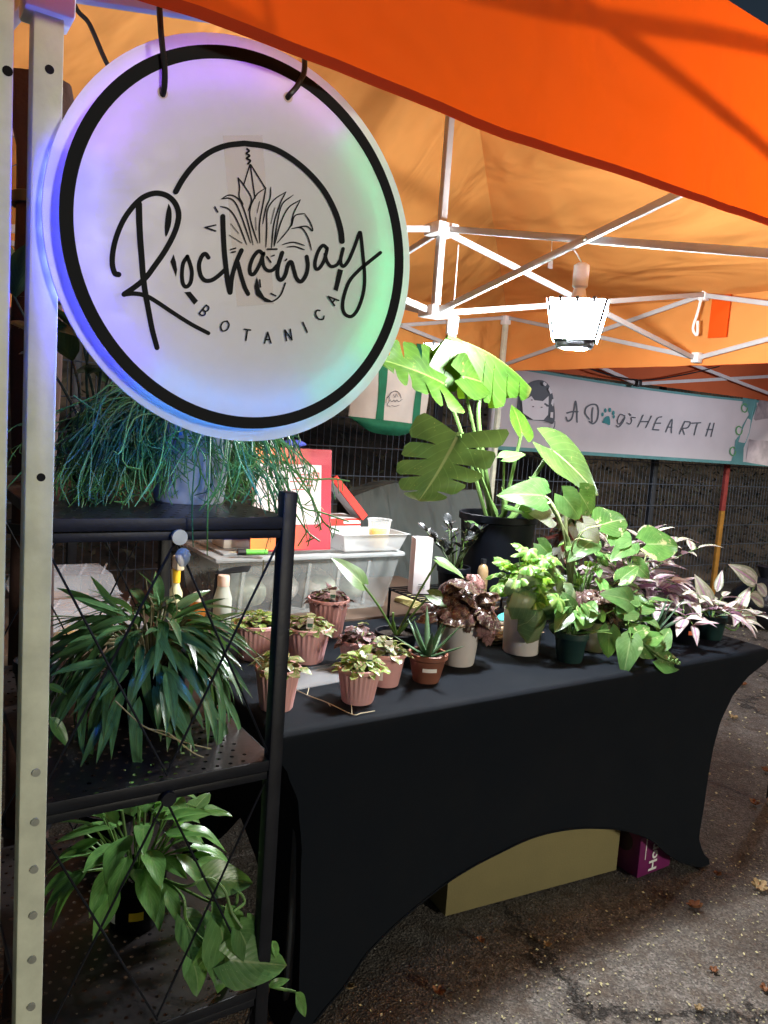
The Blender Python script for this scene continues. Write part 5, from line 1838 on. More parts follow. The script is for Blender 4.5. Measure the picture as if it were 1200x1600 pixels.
# haworthia in small terracotta
X, Y = 2.12, 1.560
t = thing('haworthia_plant', 'dark upright rosette succulent in a small reddish pot', 'potted plant', (X, Y, TZ))
pot(t, (X, Y, TZ), 0.036, 0.028, 0.062, M('reddish_pot', (0.24, 0.065, 0.04), 0.55, 0.15), rim=0.008, rimh=0.012)
succulent(t, (X, Y), TZ + 0.055, 15, 0.145, 0.0075, L_haw, 8, 0.75)

# tradescantias
GT = 'striped tradescantias'
X, Y = 2.310, 1.590
t = thing('tradescantia_plant', 'purple-striped tradescantia in a black pot with an orange price sticker', 'potted plant', (X, Y, TZ), GT)
p = pot(t, (X, Y, TZ), 0.054, 0.042, 0.090, blackpot, rim=0.008)
sticker(p, (X, Y, TZ), 0.048, TZ + 0.034, 0.018, 0.014, FRONT + 0.25, M('orange_sticker', (0.75, 0.16, 0.05), 0.6, 0.05))
stemmed(t, (X, Y), TZ + 0.08, LANCE['trad'], 12, 0.15, 41, 0.9, 0.7, 0.026, (0.75, 1.2), 0.7)
X, Y = 2.458, 1.580
t = thing('tradescantia_plant', 'pale striped tradescantia in a dark green pot at the far table end', 'potted plant', (X, Y, TZ), GT)
pot(t, (X, Y, TZ), 0.050, 0.040, 0.085, greenpot, rim=0.008)
stemmed(t, (X, Y), TZ + 0.075, LANCE['trad2'], 10, 0.13, 42, 0.9, 0.6, 0.026, (0.75, 1.15), 0.7)
mb = MB()
st_pts = [V((X, Y, TZ + 0.075)), on_y(1148, 985, 1.56), on_y(1162, 950, 1.56), on_y(1180, 915, 1.56)]
mb.tube(crom(st_pts, 5), 0.0030, 6)
mb.build('stems', stemgreen, t, kind='stuff')
for (b_, e_, s_) in (((1182, 912), (1152, 884), 1.56), ((1182, 912), (1204, 935), 1.55), ((1170, 930), (1205, 945), 1.55), ((1148, 965), (1192, 960), 1.55), ((1150, 960), (1172, 915), 1.56), ((1120, 925), (1128, 892), 1.57), ((1110, 950), (1092, 905), 1.57)):
    leafpx(t, LANCE['trad2'][0], 0.08, b_, e_, s_, s_ - 0.01)
X, Y = 2.33, 1.85
t = thing('tradescantia_plant', 'large bushy pink tradescantia rising behind the far pots', 'potted plant', (X, Y, TZ), GT)
pot(t, (X, Y, TZ), 0.075, 0.060, 0.13, M('clear_grey_pot', (0.20, 0.21, 0.22), 0.25, 0.1, 20), rim=0.006, ribs=30, rib=0.012)
stemmed(t, (X, Y), TZ + 0.11, LANCE['trad'], 22, 0.21, 43, 0.95, 0.6, 0.026, (0.9, 1.4), 0.8, bare=0.15)
stemmed(t, (X, Y), TZ + 0.11, LANCE['trad2'], 11, 0.26, 44, 0.5, 0.25, 0.030, (0.85, 1.3), 1.2, bare=0.35)

# tall variegated climber
X, Y = 2.06, 1.88
t = thing('climber_plant', 'tall variegated climber with thick pale stems and mottled heart leaves', 'potted plant', (X, Y, TZ))
pot(t, (X, Y, TZ), 0.065, 0.052, 0.11, blackpot, rim=0.008)
mb = MB()
bs = V((X, Y, TZ + 0.09))
for pts in ([(888, 880), (890, 850), (872, 810), (858, 785)], [(890, 870), (885, 835), (884, 800)], [(895, 875), (905, 840), (912, 818)]):
    mb.tube(crom([bs] + [on_y(x, y, 1.82 - 0.01 * i) for i, (x, y) in enumerate(pts)], 5), 0.0062, 8)
for (b_, e_, s0, s1, mm, k) in (((880, 775), (915, 815), 1.74, 1.72, 'vine', 1), ((905, 770), (930, 808), 1.80, 1.82, 'var', 0), ((940, 820), (985, 805), 1.76, 1.78, 'var', 0), ((965, 850), (980, 822), 1.70, 1.74, 'vine', 0), ((1010, 850), (1068, 850), 1.66, 1.64, 'var', 0), ((990, 880), (1020, 905), 1.66, 1.62, 'var', 1), ((985, 850), (960, 868), 1.68, 1.66, 'vine', 1), ((925, 845), (898, 862), 1.75, 1.72, 'vine', 2), ((850, 760), (828, 745), 1.88, 1.9, 'vine', 0), ((850, 775), (800, 765), 1.86, 1.85, 'vine', 2), ((912, 818), (940, 850), 1.74, 1.70, 'cal', 1), ((862, 810), (838, 800), 1.86, 1.84, 'cal', 1), ((845, 870), (860, 845), 1.74, 1.76, 'vine', 0), ((842, 850), (868, 872), 1.74, 1.72, 'vine', 1), ((820, 800), (850, 792), 1.9, 1.9, 'vine', 2), ((970, 905), (1000, 880), 1.62, 1.6, 'var', 1)):
    leafpx(t, HEART[mm][k], 0.085, b_, e_, s0, s1)
for (a_, b_) in (((980, 905), (970, 850)), ((985, 910), (1015, 855)), ((905, 840), (940, 820)), ((895, 850), (925, 845)), ((975, 905), (992, 880))):
    mb.tube(crom([bs, on_y(*a_, 1.74), on_y(*b_, 1.70)], 5), 0.003, 6)
mb.tube(crom([bs, on_y(880, 830, 1.80), on_y(862, 785, 1.84), on_y(845, 772, 1.88)], 5), 0.003, 6)
mb.build('stems', M('pale_stem', (0.26, 0.30, 0.14), 0.5, 0.25, 18), t, kind='stuff')

stalked(t, (X, Y - 0.05), TZ + 0.10, IVY + HEART['var'], 26, 0.24, 133, 0.7, (0.5, 0.85), stemgreen, low=0.4)
# coleus / caladium at the back
X, Y = 2.28, 2.10
t = thing('coleus_plant', 'dark red coleus with pale mottled leaves behind the big black pot', 'potted plant', (X, Y, TZ))
pot(t, (X, Y, TZ), 0.075, 0.060, 0.14, M('clear_cup', (0.35, 0.36, 0.36), 0.25, 0.1, 20), rim=0.004)
stalked(t, (X, Y), TZ + 0.12, HEART['col'] + [HEART['cal'][0]], 44, 0.26, 61, 0.42, (0.6, 1.0), stemdark, low=0.5)
stalked(t, (X, Y), TZ + 0.20, HEART['cal'] + [HEART['vine'][0]], 14, 0.22, 62, 0.4, (0.6, 0.9), stemgreen, low=0.6)

# ------------------------------------------------------------------ wire riser with the big monstera, raven plant, white box
RZ_ = 0.858
t = thing('wire_riser', 'low black wire riser lifting the big black pot at the table back', 'riser', (1.76, 2.05, TZ))
for y in [1.925 + 0.024 * k for k in range(11)]:
    MB().tube([(1.47, y, RZ_ - 0.004), (2.00, y, RZ_ - 0.004)], 0.0025, 6).build('wire', black_metal, t)
for x in (1.475, 1.74, 1.995):
    MB().tube([(x, 1.92, RZ_ - 0.009), (x, 2.17, RZ_ - 0.009)], 0.0035, 6).build('cross_wire', black_metal, t)
for x in (1.475, 1.995):
    for y in (1.925, 2.165):
        MB().tube([(x, y, TZ), (x, y, RZ_ - 0.006)], 0.005, 8).build('leg', black_metal, t)
X, Y = 1.835, 2.045
t = thing('monstera_plant', 'big split-leaf monstera in a large black nursery pot', 'potted plant', (X, Y, RZ_))
pot(t, (X, Y, RZ_), 0.136, 0.112, 0.272, blackpot, rim=0.014, rimh=0.026, fill=0.9)
bs = V((X, Y, RZ_ + 0.24))
mb = MB()
MO1 = monstera('leaf', L_mon, 0.26, 0.42, 5, 0.36, 0.20, 0.10, 0.12, 3, end=0.10)
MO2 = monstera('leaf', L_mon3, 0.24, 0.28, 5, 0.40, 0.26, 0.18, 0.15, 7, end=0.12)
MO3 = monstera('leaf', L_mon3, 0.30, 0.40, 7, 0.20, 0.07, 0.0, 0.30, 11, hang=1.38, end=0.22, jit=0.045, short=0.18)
MO4 = blade('leaf', L_mon, 0.24, 0.22, P_heart, 14, 4, 0.16, 0.12, back=0.25, wave=0.03, seed=2)
MO5 = blade('leaf', L_mon3, 0.16, 0.14, P_heart, 12, 4, 0.2, 0.15, back=0.22, wave=0.03, seed=4)
SM = 0.0075
b0 = bs + V((-0.02, -0.02, 0))
leafpx(t, MO1, 0.26, (716, 678), (661, 792), 1.74, 1.86, face=(-0.05, -0.88, -0.47), stalk=b0, mbs=mb, sr=SM)
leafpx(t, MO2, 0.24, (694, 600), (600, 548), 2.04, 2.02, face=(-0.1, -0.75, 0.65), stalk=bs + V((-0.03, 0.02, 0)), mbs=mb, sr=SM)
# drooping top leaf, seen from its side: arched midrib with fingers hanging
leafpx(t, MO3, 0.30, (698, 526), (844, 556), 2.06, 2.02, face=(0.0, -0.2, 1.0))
mb.tube(crom([bs + V((0.0, 0.02, 0)), on_y(748, 660, 2.05), on_y(752, 590, 2.06), on_y(725, 540, 2.06), on_y(698, 526, 2.06)], 6), SM, 8)
leafpx(t, MO5, 0.16, (815, 676), (806, 628), 1.95, 2.02, face=(0.1, -0.9, 0.3), stalk=bs + V((0.02, 0.0, 0)), mbs=mb, sr=0.006)
leafpx(t, MO4, 0.24, (862, 702), (945, 768), 1.95, 1.86, face=(0.15, -0.80, 0.55), stalk=bs + V((0.03, -0.02, 0)), mbs=mb, sr=SM)
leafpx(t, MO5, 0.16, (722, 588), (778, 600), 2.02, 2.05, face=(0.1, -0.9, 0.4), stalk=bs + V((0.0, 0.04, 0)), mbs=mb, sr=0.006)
leafpx(t, HEART['cebu'][0], 0.085, (788, 716), (822, 706), 1.95, 1.93, face=(0.1, -0.5, 0.8), stalk=bs + V((0.01, -0.01, 0)), mbs=mb, sr=0.004)
leafpx(t, HEART['cebu'][1], 0.085, (795, 795), (830, 803), 1.95, 1.9, face=(0, -0.3, 1))
for q in ((-0.09, -0.03, 0.11), (0.08, -0.05, 0.10), (-0.05, -0.06, 0.13)):
    mb.tube(crom([bs + V((q[0] * 0.3, q[1] * 0.3, 0)), bs + V((q[0] * 0.5, q[1], q[2] * 0.4)), bs + V(q)], 5), [0.013, 0.012, 0.0115, 0.011, 0.010, 0.009, 0.008, 0.006, 0.004, 0.003, 0.002], 8)
mb.build('stems', M('monstera_stem', (0.10, 0.18, 0.05), 0.45, 0.35, 9, trans=0.08), t, kind='stuff')
# raven plant
X, Y = 1.632, 2.02
t = thing('raven_plant', 'near-black glossy-leaved plant in a small dark pot beside the white box', 'potted plant', (X, Y, RZ_))
pot(t, (X, Y, RZ_), 0.056, 0.045, 0.095, blackpot, rim=0.008)
stemmed(t, (X, Y), RZ_ + 0.085, ZZ, 9, 0.17, 71, 0.55, 0.15, 0.020, (0.75, 1.15), 1.0, matstem=stemdark, sr=0.0035, bare=0.25, angle=1.0, lift=0.5)
stalked(t, (X + 0.02, Y), RZ_ + 0.09, [HEART['vine'][0]], 3, 0.16, 77, 0.3, (0.4, 0.6), stemgreen, low=0.7)
w = thing('white_box', 'plain white upright product box behind the raven plant', 'box', (1.52, 2.06, RZ_))
MB().box((1.52, 2.06, RZ_ + 0.095), (0.062, 0.045, 0.19), rz=-0.25, bev=0.002).build('carton', M('white_card', (0.66, 0.62, 0.63), 0.6, 0.04), w)
for k in range(3):
    MB().box((1.513 + 0.0, 2.06 - 0.0240 - 0.0012, RZ_ + 0.022 + k * 0.006), (0.025, 0.0006, 0.0022), rz=-0.25).build('printed_line', dark_grey, w)
w = thing('tan_bottle', 'tall tan bottle standing between raven plant and big black pot', 'bottle', (1.715, 1.965, RZ_))
MB().lathe([(0.017, 0), (0.019, 0.004), (0.019, 0.085), (0.015, 0.10), (0.008, 0.108), (0.008, 0.12), (0.0, 0.121)], (1.715, 1.965, RZ_), 20).build('bottle', M('tan_glass', (0.25, 0.17, 0.09), 0.25, 0.1, 20), w)
MB().lathe([(0.0098, 0), (0.0098, 0.014), (0.0, 0.015)], (1.715, 1.965, RZ_ + 0.112), 16).build('cap', black_plastic, w)
# rod
w = thing('table_rod', 'short black rod standing upright behind the aloe', 'rod', (1.50, 1.90, TZ))
MB().tube([(1.50, 1.90, TZ + 0.006), (1.50, 1.90, TZ + 0.135)], 0.0095, 12).build('rod', black_metal, w)
MB().lathe([(0.022, 0), (0.022, 0.004), (0.011, 0.007)], (1.50, 1.90, TZ), 18).build('base', black_metal, w)
# paper stack and turquoise case
ks = thing('paper_stack', 'short stack of kraft paper sheets beside the white cylinder pot', 'paper stack', (1.72, 1.83, TZ))
kp = M('kraft_paper', (0.46, 0.33, 0.22), 0.8, 0.12, 20, 0.05, 200)
rnd = random.Random(12)
for k in range(8):
    MB().box((1.72 + rnd.uniform(-0.012, 0.012), 1.832 + rnd.uniform(-0.008, 0.008), TZ + 0.0025 + k * 0.0045), (0.20, 0.12, 0.0035), rz=rnd.uniform(-0.06, 0.06), bev=0.0006).build('sheet', kp if k > 2 else M('dark_card', (0.04, 0.035, 0.035), 0.7, 0.2), ks)
tc_ = thing('turquoise_case', 'turquoise and white rounded case lying on the paper stack', 'case', (1.765, 1.855, TZ + 0.038))
MB().lathe([(0.0, 0.0), (0.038, 0.0), (0.046, 0.006), (0.048, 0.013), (0.047, 0.016)], (1.765, 1.855, TZ + 0.0375), 30, capb=False, sx=1.25, sy=0.8).build('bottom_shell', white_plastic, tc_)
MB().lathe([(0.047, 0.016), (0.048, 0.019), (0.045, 0.027), (0.036, 0.033), (0.0, 0.035)], (1.765, 1.855, TZ + 0.0375), 30, capb=False, sx=1.25, sy=0.8).build('lid', M('turquoise', (0.10, 0.50, 0.46), 0.4, 0.06), tc_)
# clear tray with the pink pots' drips
w = thing('clear_tray', 'thin clear plastic tray lying behind the front pink pots', 'tray', (0.94, 1.72, TZ))
clear = M('clear_plastic', (0.75, 0.78, 0.80), 0.15, 0.05, 10, alpha=0.04, rise=0.25)
MB().box((0.93, 1.70, TZ + 0.002), (0.22, 0.11, 0.002), rz=0.1).build('sheet', clear, w)
for yy in (1.646, 1.754):
    MB().box((0.93, yy, TZ + 0.006), (0.22, 0.002, 0.010), rz=0.1).build('rim', clear, w)
# dry runner
w = thing('dry_runner', 'thin pale dry plant runner lying across the table front edge', 'twig', (0.89, 1.52, TZ))
dry = M('dry_stem', (0.50, 0.44, 0.30), 0.7, 0.15, 20)
pz = [on_z(x, y, TZ + 0.0045) for x, y in ((445, 1070), (480, 1086), (512, 1098), (550, 1116), (575, 1121), (606, 1124))]
pz = [V((p.x, max(p.y, 1.438), p.z)) for p in pz]
MB().tube(crom(pz, 6), 0.0012, 5).build('runner', dry, w)
for (i, d) in ((1, (0.02, 0.03, 0.006)), (2, (-0.01, -0.03, 0.004)), (3, (0.012, 0.025, 0.012))):
    MB().tube(crom([pz[i], pz[i] + V(d) * 0.5, pz[i] + V(d)], 3), 0.0009, 5).build('side_shoot', dry, w)

# ------------------------------------------------------------------ back table: tub, signs, bottles
tubx0, tubx1, tuby0, tuby1, tubz = 0.90, 1.60, 2.30, 2.70, 0.7425
tub = thing('storage_tub', 'large translucent plastic storage tub with clear lid at the back', 'storage tub', ((tubx0 + tubx1) / 2, (tuby0 + tuby1) / 2, tubz))
tubm = M('tub_plastic', (0.56, 0.59, 0.57), 0.25, 0.05, 6, alpha=0.24, rise=0.35)
cx, cy = (tubx0 + tubx1) / 2, (tuby0 + tuby1) / 2


def tapered(z0, z1, in0, th=0.003):
    mb = MB()
    def ringp(z, k):
        return [V((tubx0 + k, tuby0 + k, z)), V((tubx1 - k, tuby0 + k, z)), V((tubx1 - k, tuby1 - k, z)), V((tubx0 + k, tuby1 - k, z))]
    b, tpp = ringp(z0, in0), ringp(z1, 0.0)
    bi, ti = ringp(z0 + th, in0 + th), ringp(z1, th)
    mb.add(b + tpp, [(3, 2, 1, 0)] + [(k, (k + 1) % 4, 4 + (k + 1) % 4, 4 + k) for k in range(4)])
    return mb


tapered(tubz, tubz + 0.195, 0.035).build('body', tubm, tub, smooth=False)
for k in range(5):
    for (y, s) in ((tuby0, -1),):
        x = tubx0 + 0.09 + k * 0.12
        MB().bar((x, tuby0 + 0.028, tubz + 0.02), (x, tuby0 + 0.001, tubz + 0.18), 0.012, 0.005, up=(0, -1, 0)).build('rib', tubm, tub)
lidm = M('tub_lid', (0.45, 0.47, 0.47), 0.25, 0.04, 6, alpha=0.50)
MB().box((cx, cy, tubz + 0.204), (tubx1 - tubx0 + 0.03, tuby1 - tuby0 + 0.03, 0.016), bev=0.006).build('lid', lidm, tub)
MB().box((cx, cy, tubz + 0.2165), (tubx1 - tubx0 - 0.05, tuby1 - tuby0 - 0.05, 0.008), bev=0.003).build('lid_panel', lidm, tub)
LZ = tubz + 0.2205
rnd = random.Random(14)
for k in range(9):
    x = rnd.uniform(tubx0 + 0.09, tubx1 - 0.09); y = rnd.uniform(tuby0 + 0.08, tuby1 - 0.1)
    r = rnd.uniform(0.05, 0.08)
    bgm = MB()
    vs = []; fs = []
    for j in range(9):
        for i in range(14):
            a = 2 * PI * i / 14; e = PI * (j + 0.5) / 9
            q = r * (1 + 0.22 * noise.noise(V((math.cos(a) * 1.5 + k * 3, math.sin(a) * 1.5, e * 1.4))))
            vs.append((x + q * math.sin(e) * math.cos(a), y + q * math.sin(e) * math.sin(a), tubz + 0.004 + r * 0.85 - q * 0.75 * math.cos(e)))
    for j in range(8):
        for i in range(14):
            fs.append((j * 14 + i, j * 14 + (i + 1) % 14, (j + 1) * 14 + (i + 1) % 14, (j + 1) * 14 + i))
    fs += [tuple(range(14)), tuple(8 * 14 + i for i in range(14))]
    sv = OFF
    bg = thing('filled_bag', 'pale filled bag lying inside the translucent storage tub', 'bag', (x, y, tubz), 'bags inside the storage tub')
    bgm.add(vs, fs)
    bgm.build('bag', M('bag_%d' % (k % 3), ((0.42, 0.38, 0.30), (0.33, 0.36, 0.26), (0.5, 0.46, 0.40))[k % 3], 0.5, 0.35, 14, 0.4, 40), bg)
    free(sv)

# red framed notice
r0, r1 = on_y(382, 872, 2.31), on_y(512, 868, 2.31)
NW = 0.30; NXc = (r0.x + r1.x) / 2 + 0.012
nz0 = LZ; NH = 0.345
no = thing('notice_stand', 'red and orange framed notice card in an acrylic stand on the tub lid', 'notice', (NXc, 2.33, nz0))
red = M('red_card', (0.42, 0.012, 0.03), 0.4, 0.06, 6)
lean = V((0, 0.10, 1)).normalized()
NB = V((NXc, 2.31, nz0 + 0.006))
rt_ = V((1, 0, 0)); nn = rt_.cross(lean).normalized()     # faces the walkway


def nplane(x, z, o=0.0):
    return NB + rt_ * x + lean * z + nn * o


def nbox(x0, x1, z0, z1, o0, o1, mat, name, par):
    q = [nplane(x0, z0, o0), nplane(x1, z0, o0), nplane(x1, z1, o0), nplane(x0, z1, o0)]
    return MB().prism(q, nn, o1 - o0).build(name, mat, par, smooth=False)


if nn.y > 0:
    nn = -nn
nbox(-NW / 2, NW / 2, 0, NH, 0.0, 0.003, red, 'card', no)
om = bpy.data.materials.new('orange_fade'); om.use_nodes = True
_nt = om.node_tree
_p = _nt.nodes['Principled BSDF']; _p.inputs['Roughness'].default_value = 0.4
_tc = N(_nt, 'ShaderNodeTexCoord'); _sp = N(_nt, 'ShaderNodeSeparateXYZ'); _nt.links.new(_tc.outputs['Generated'], _sp.inputs[0])
_nt.links.new(ramp(_nt, _sp.outputs[0], [(0.0, (0.80, 0.22, 0.02)), (0.75, (0.42, 0.012, 0.03))]).outputs[0], _p.inputs['Base Color'])
nbox(-NW / 2 + 0.001, NW / 2 - 0.001, NH - 0.052, NH - 0.001, 0.0032, 0.0038, om, 'top_band', no)
nbox(-NW / 2 + 0.001, NW / 2 - 0.001, 0.004, 0.085, 0.0032, 0.0038, om, 'bottom_band', no)
nbox(-NW / 2 + 0.008, NW / 2 - 0.040, 0.088, NH - 0.054, 0.0032, 0.0040, M('notice_paper', (0.62, 0.52, 0.50), 0.6, 0.03), 'paper', no)
redink = M('red_print', (0.55, 0.10, 0.07), 0.6, 0.1)
for k, (zz, wa, wb2) in enumerate(((0.255, 0.02, 0.075), (0.243, 0.0, 0.07), (0.231, -0.01, 0.075), (0.219, 0.03, 0.08), (0.205, 0.0, 0.06))):
    nbox(wa, wb2, zz, zz + 0.004, 0.0042, 0.0045, redink, 'printed_line', no)
for (a0, a1, z0_, z1_) in ((0.080, 0.100, 0.262, 0.266), (0.080, 0.100, 0.242, 0.246), (0.078, 0.082, 0.242, 0.266), (0.098, 0.102, 0.242, 0.266), (0.086, 0.094, 0.250, 0.258)):
    nbox(a0, a1, z0_, z1_, 0.0046, 0.0049, redink, 'printed_symbol', no)
nbox(-NW / 2 - 0.003, NW / 2 + 0.003, -0.004, NH + 0.004, 0.006, 0.008, M('acrylic_sheet', (0.85, 0.87, 0.9), 0.08, 0.02, alpha=0.0, rise=0.12), 'acrylic_front', no)
MB().box((NXc, 2.36, nz0 + 0.002), (NW, 0.09, 0.003)).build('base', MATS['acrylic_sheet'], no)
bcl = thing('blue_cloth', 'crumpled blue cloth perched on top of the red notice', 'cloth', nplane(0.0, NH + 0.004))
c = nplane(0.005, NH + 0.016)
bm_ = MB(); vs = []; fs = []
for j in range(9):
    for i in range(18):
        a = 2 * PI * i / 18; e = PI * (j + 0.5) / 9
        q = 1 + 0.25 * noise.noise(V((math.cos(a) * 2, math.sin(a) * 2, e * 2)))
        vs.append((c.x + 0.045 * q * math.sin(e) * math.cos(a), c.y + 0.020 * q * math.sin(e) * math.sin(a), c.z - 0.013 * q * math.cos(e)))
for j in range(8):
    for i in range(18):
        fs.append((j * 18 + i, j * 18 + (i + 1) % 18, (j + 1) * 18 + (i + 1) % 18, (j + 1) * 18 + i))
fs += [tuple(range(18)), tuple(8 * 18 + i for i in range(18))]
bm_.add(vs, fs)
bm_.build('bundle', M('blue_cloth', (0.05, 0.075, 0.42), 0.8, 0.3, 30, 0.5, 60), bcl)

# white carton with red edges, lid open
w = thing('open_carton', 'white carton with red edges and its flap raised, behind the notice', 'carton', (1.46, 2.55, LZ))
wc = M('white_carton', (0.62, 0.62, 0.64), 0.6, 0.05); rc = M('red_edge', (0.62, 0.035, 0.025), 0.5, 0.08)
MB().box((1.44, 2.56, LZ + 0.045), (0.20, 0.14, 0.09), bev=0.002).build('carton', wc, w)
MB().box((1.44, 2.4893, LZ + 0.075), (0.196, 0.0012, 0.028)).build('red_band', rc, w)
MB().box((1.50, 2.4880, LZ + 0.075), (0.075, 0.0008, 0.012)).build('printed_word', white_plastic, w)
fa, fb = V((1.40, 2.53, LZ + 0.24)), V((1.545, 2.53, LZ + 0.09))
MB().bar(fa, fb, 0.10, 0.004, up=(0.7, 0, 0.7)).build('flap', wc, w)
MB().bar(fa + V((0.002, -0.052, 0.003)), fb + V((0.002, -0.052, 0.003)), 0.010, 0.028, up=(0.7, 0, 0.7)).build('flap_edge', rc, w)

# white tray with a cup of yellow drink
ty0 = 2.275
w = thing('white_tray', 'white translucent food tray standing on the tub lid', 'tray', (1.50, 2.35, LZ))
traym = M('tray_plastic', (0.45, 0.46, 0.46), 0.3, 0.03, 10, alpha=0.72)
x0, x1, y0, y1, h = 1.335, 1.605, 2.265, 2.44, 0.062
mb = MB()
q0 = [V((x0 + 0.02, y0 + 0.02, LZ + 0.0005)), V((x1 - 0.02, y0 + 0.02, LZ + 0.0005)), V((x1 - 0.02, y1 - 0.02, LZ + 0.0005)), V((x0 + 0.02, y1 - 0.02, LZ + 0.0005))]
q1 = [V((x0, y0, LZ + h)), V((x1, y0, LZ + h)), V((x1, y1, LZ + h)), V((x0, y1, LZ + h))]
mb.add(q0 + q1, [(0, 1, 2, 3)] + [(k, (k + 1) % 4, 4 + (k + 1) % 4, 4 + k) for k in range(4)])
mb.build('tub', traym, w, smooth=False)
q2 = [V((x0 - 0.008, y0 - 0.008, LZ + h)), V((x1 + 0.008, y0 - 0.008, LZ + h)), V((x1 + 0.008, y1 + 0.008, LZ + h)), V((x0 - 0.008, y1 + 0.008, LZ + h))]
MB().add(q1 + q2, [(k, (k + 1) % 4, 4 + (k + 1) % 4, 4 + k) for k in range(4)]).build('rim', traym, w, smooth=False)
c = (1.535, 2.352, LZ + 0.0016)
w = thing('plastic_cup', 'clear plastic cup of yellow drink inside the white tray', 'cup', c)
MB().lathe([(0.030, 0.0), (0.0325, 0.002), (0.043, 0.098), (0.0455, 0.100), (0.0455, 0.103), (0.042, 0.102)], c, 28).build('cup', M('cup_plastic', (0.85, 0.87, 0.88), 0.12, 0.02, alpha=0.20), w)
MB().lathe([(0.029, 0.003), (0.0315, 0.004), (0.0385, 0.064), (0.0, 0.065)], c, 28).build('drink', M('yellow_drink', (0.75, 0.52, 0.015), 0.12, 0.05, trans=0.5, tcol=(0.95, 0.75, 0.02)), w)
w = thing('yellow_cards', 'small stack of pale yellow cards beside the tub', 'cards', (1.72, 2.33, 0.7425))
for k in range(5):
    MB().box((1.70 + 0.003 * k, 2.33, 0.745 + k * 0.004 + 0.0), (0.09, 0.13, 0.003), rz=0.1 * k).build('card', M('yellow_card', (0.62, 0.58, 0.28), 0.7, 0.06), w)
# blue-lidded box and green marker on the tub's left end
w = thing('blue_lid_box', 'shallow box with a blue lid on the tub beside the notice', 'box', (1.03, 2.45, LZ))
MB().box((1.04, 2.47, LZ + 0.015), (0.16, 0.11, 0.03), bev=0.004).build('base', white_plastic, w)
MB().box((1.04, 2.47, LZ + 0.036), (0.166, 0.116, 0.012), bev=0.004).build('lid', M('blue_lid', (0.06, 0.07, 0.42), 0.35, 0.06), w)
w = thing('green_marker', 'green marker with a black cap lying on the tub lid', 'marker', (1.0, 2.30, LZ))
MB().tube([(0.985, 2.285, LZ + 0.0105), (1.055, 2.275, LZ + 0.0105)], 0.0095, 14).build('barrel', M('marker_green', (0.12, 0.48, 0.06), 0.35, 0.05), w)
MB().tube([(0.958, 2.289, LZ + 0.0105), (0.985, 2.285, LZ + 0.0105)], 0.0102, 14).build('cap', black_plastic, w)
MB().tube([(0.93, 2.293, LZ + 0.0105), (0.958, 2.289, LZ + 0.0105)], [0.001, 0.003], 8).build('tip', dry, w)
# bottles left of the tub
BZT = 0.7425
w = thing('white_bottle', 'tall frosted white bottle with a pale cap left of the tub', 'bottle', (0.905, 2.262, BZT))
MB().lathe([(0.026, 0), (0.029, 0.004), (0.029, 0.09), (0.022, 0.115), (0.018, 0.13)], (0.905, 2.262, BZT), 24).build('bottle', M('frosted_bottle', (0.55, 0.58, 0.50), 0.35, 0.05, 10, trans=0.3), w)
MB().lathe([(0.0195, 0), (0.0195, 0.03), (0.017, 0.034), (0.0, 0.036)], (0.905, 2.262, BZT + 0.13), 24).build('cap', M('peach_cap', (0.66, 0.48, 0.38), 0.4, 0.04), w)
w = thing('amber_bottle', 'small amber bottle with a beige cap in front of the frosted one', 'bottle', (0.822, 2.262, BZT))
MB().lathe([(0.024, 0), (0.027, 0.004), (0.027, 0.062), (0.015, 0.082), (0.013, 0.086)], (0.822, 2.262, BZT), 24).build('bottle', M('amber', (0.36, 0.13, 0.02), 0.2, 0.1, 10, trans=0.4, tcol=(0.8, 0.3, 0.02)), w)
MB().lathe([(0.0145, 0), (0.0145, 0.024), (0.012, 0.027), (0.0, 0.028)], (0.822, 2.262, BZT + 0.086), 20).build('cap', M('beige_cap', (0.62, 0.50, 0.38), 0.4, 0.04), w)
w = thing('spray_bottle', 'slim yellow and cream spray bottle behind the shelf post', 'bottle', (0.765, 2.30, BZT))
MB().lathe([(0.018, 0), (0.021, 0.004), (0.021, 0.11), (0.012, 0.13), (0.010, 0.14)], (0.765, 2.30, BZT), 20).build('bottle', M('cream_bottle', (0.60, 0.60, 0.36), 0.35, 0.05), w)
MB().lathe([(0.013, 0), (0.013, 0.045), (0.0, 0.046)], (0.765, 2.30, BZT + 0.14), 18).build('collar', M('yellow_plastic', (0.75, 0.46, 0.03), 0.35, 0.05), w)
MB().box((0.765, 2.285, BZT + 0.205), (0.024, 0.05, 0.042), bev=0.005).build('trigger_head', M('cream_head', (0.68, 0.60, 0.42), 0.35, 0.05), w)
w = thing('black_scraper', 'flat black scraper leaning on the tub behind the frosted bottle', 'scraper', (0.93, 2.30, BZT))
MB().bar((0.90, 2.31, BZT + 0.165), (0.985, 2.245, BZT + 0.185), 0.045, 0.003, up=(0.2, -0.4, 1)).build('blade', black_plastic, w)
MB().bar((0.90, 2.33, BZT), (0.905, 2.315, BZT + 0.165), 0.012, 0.006).build('handle', black_plastic, w)

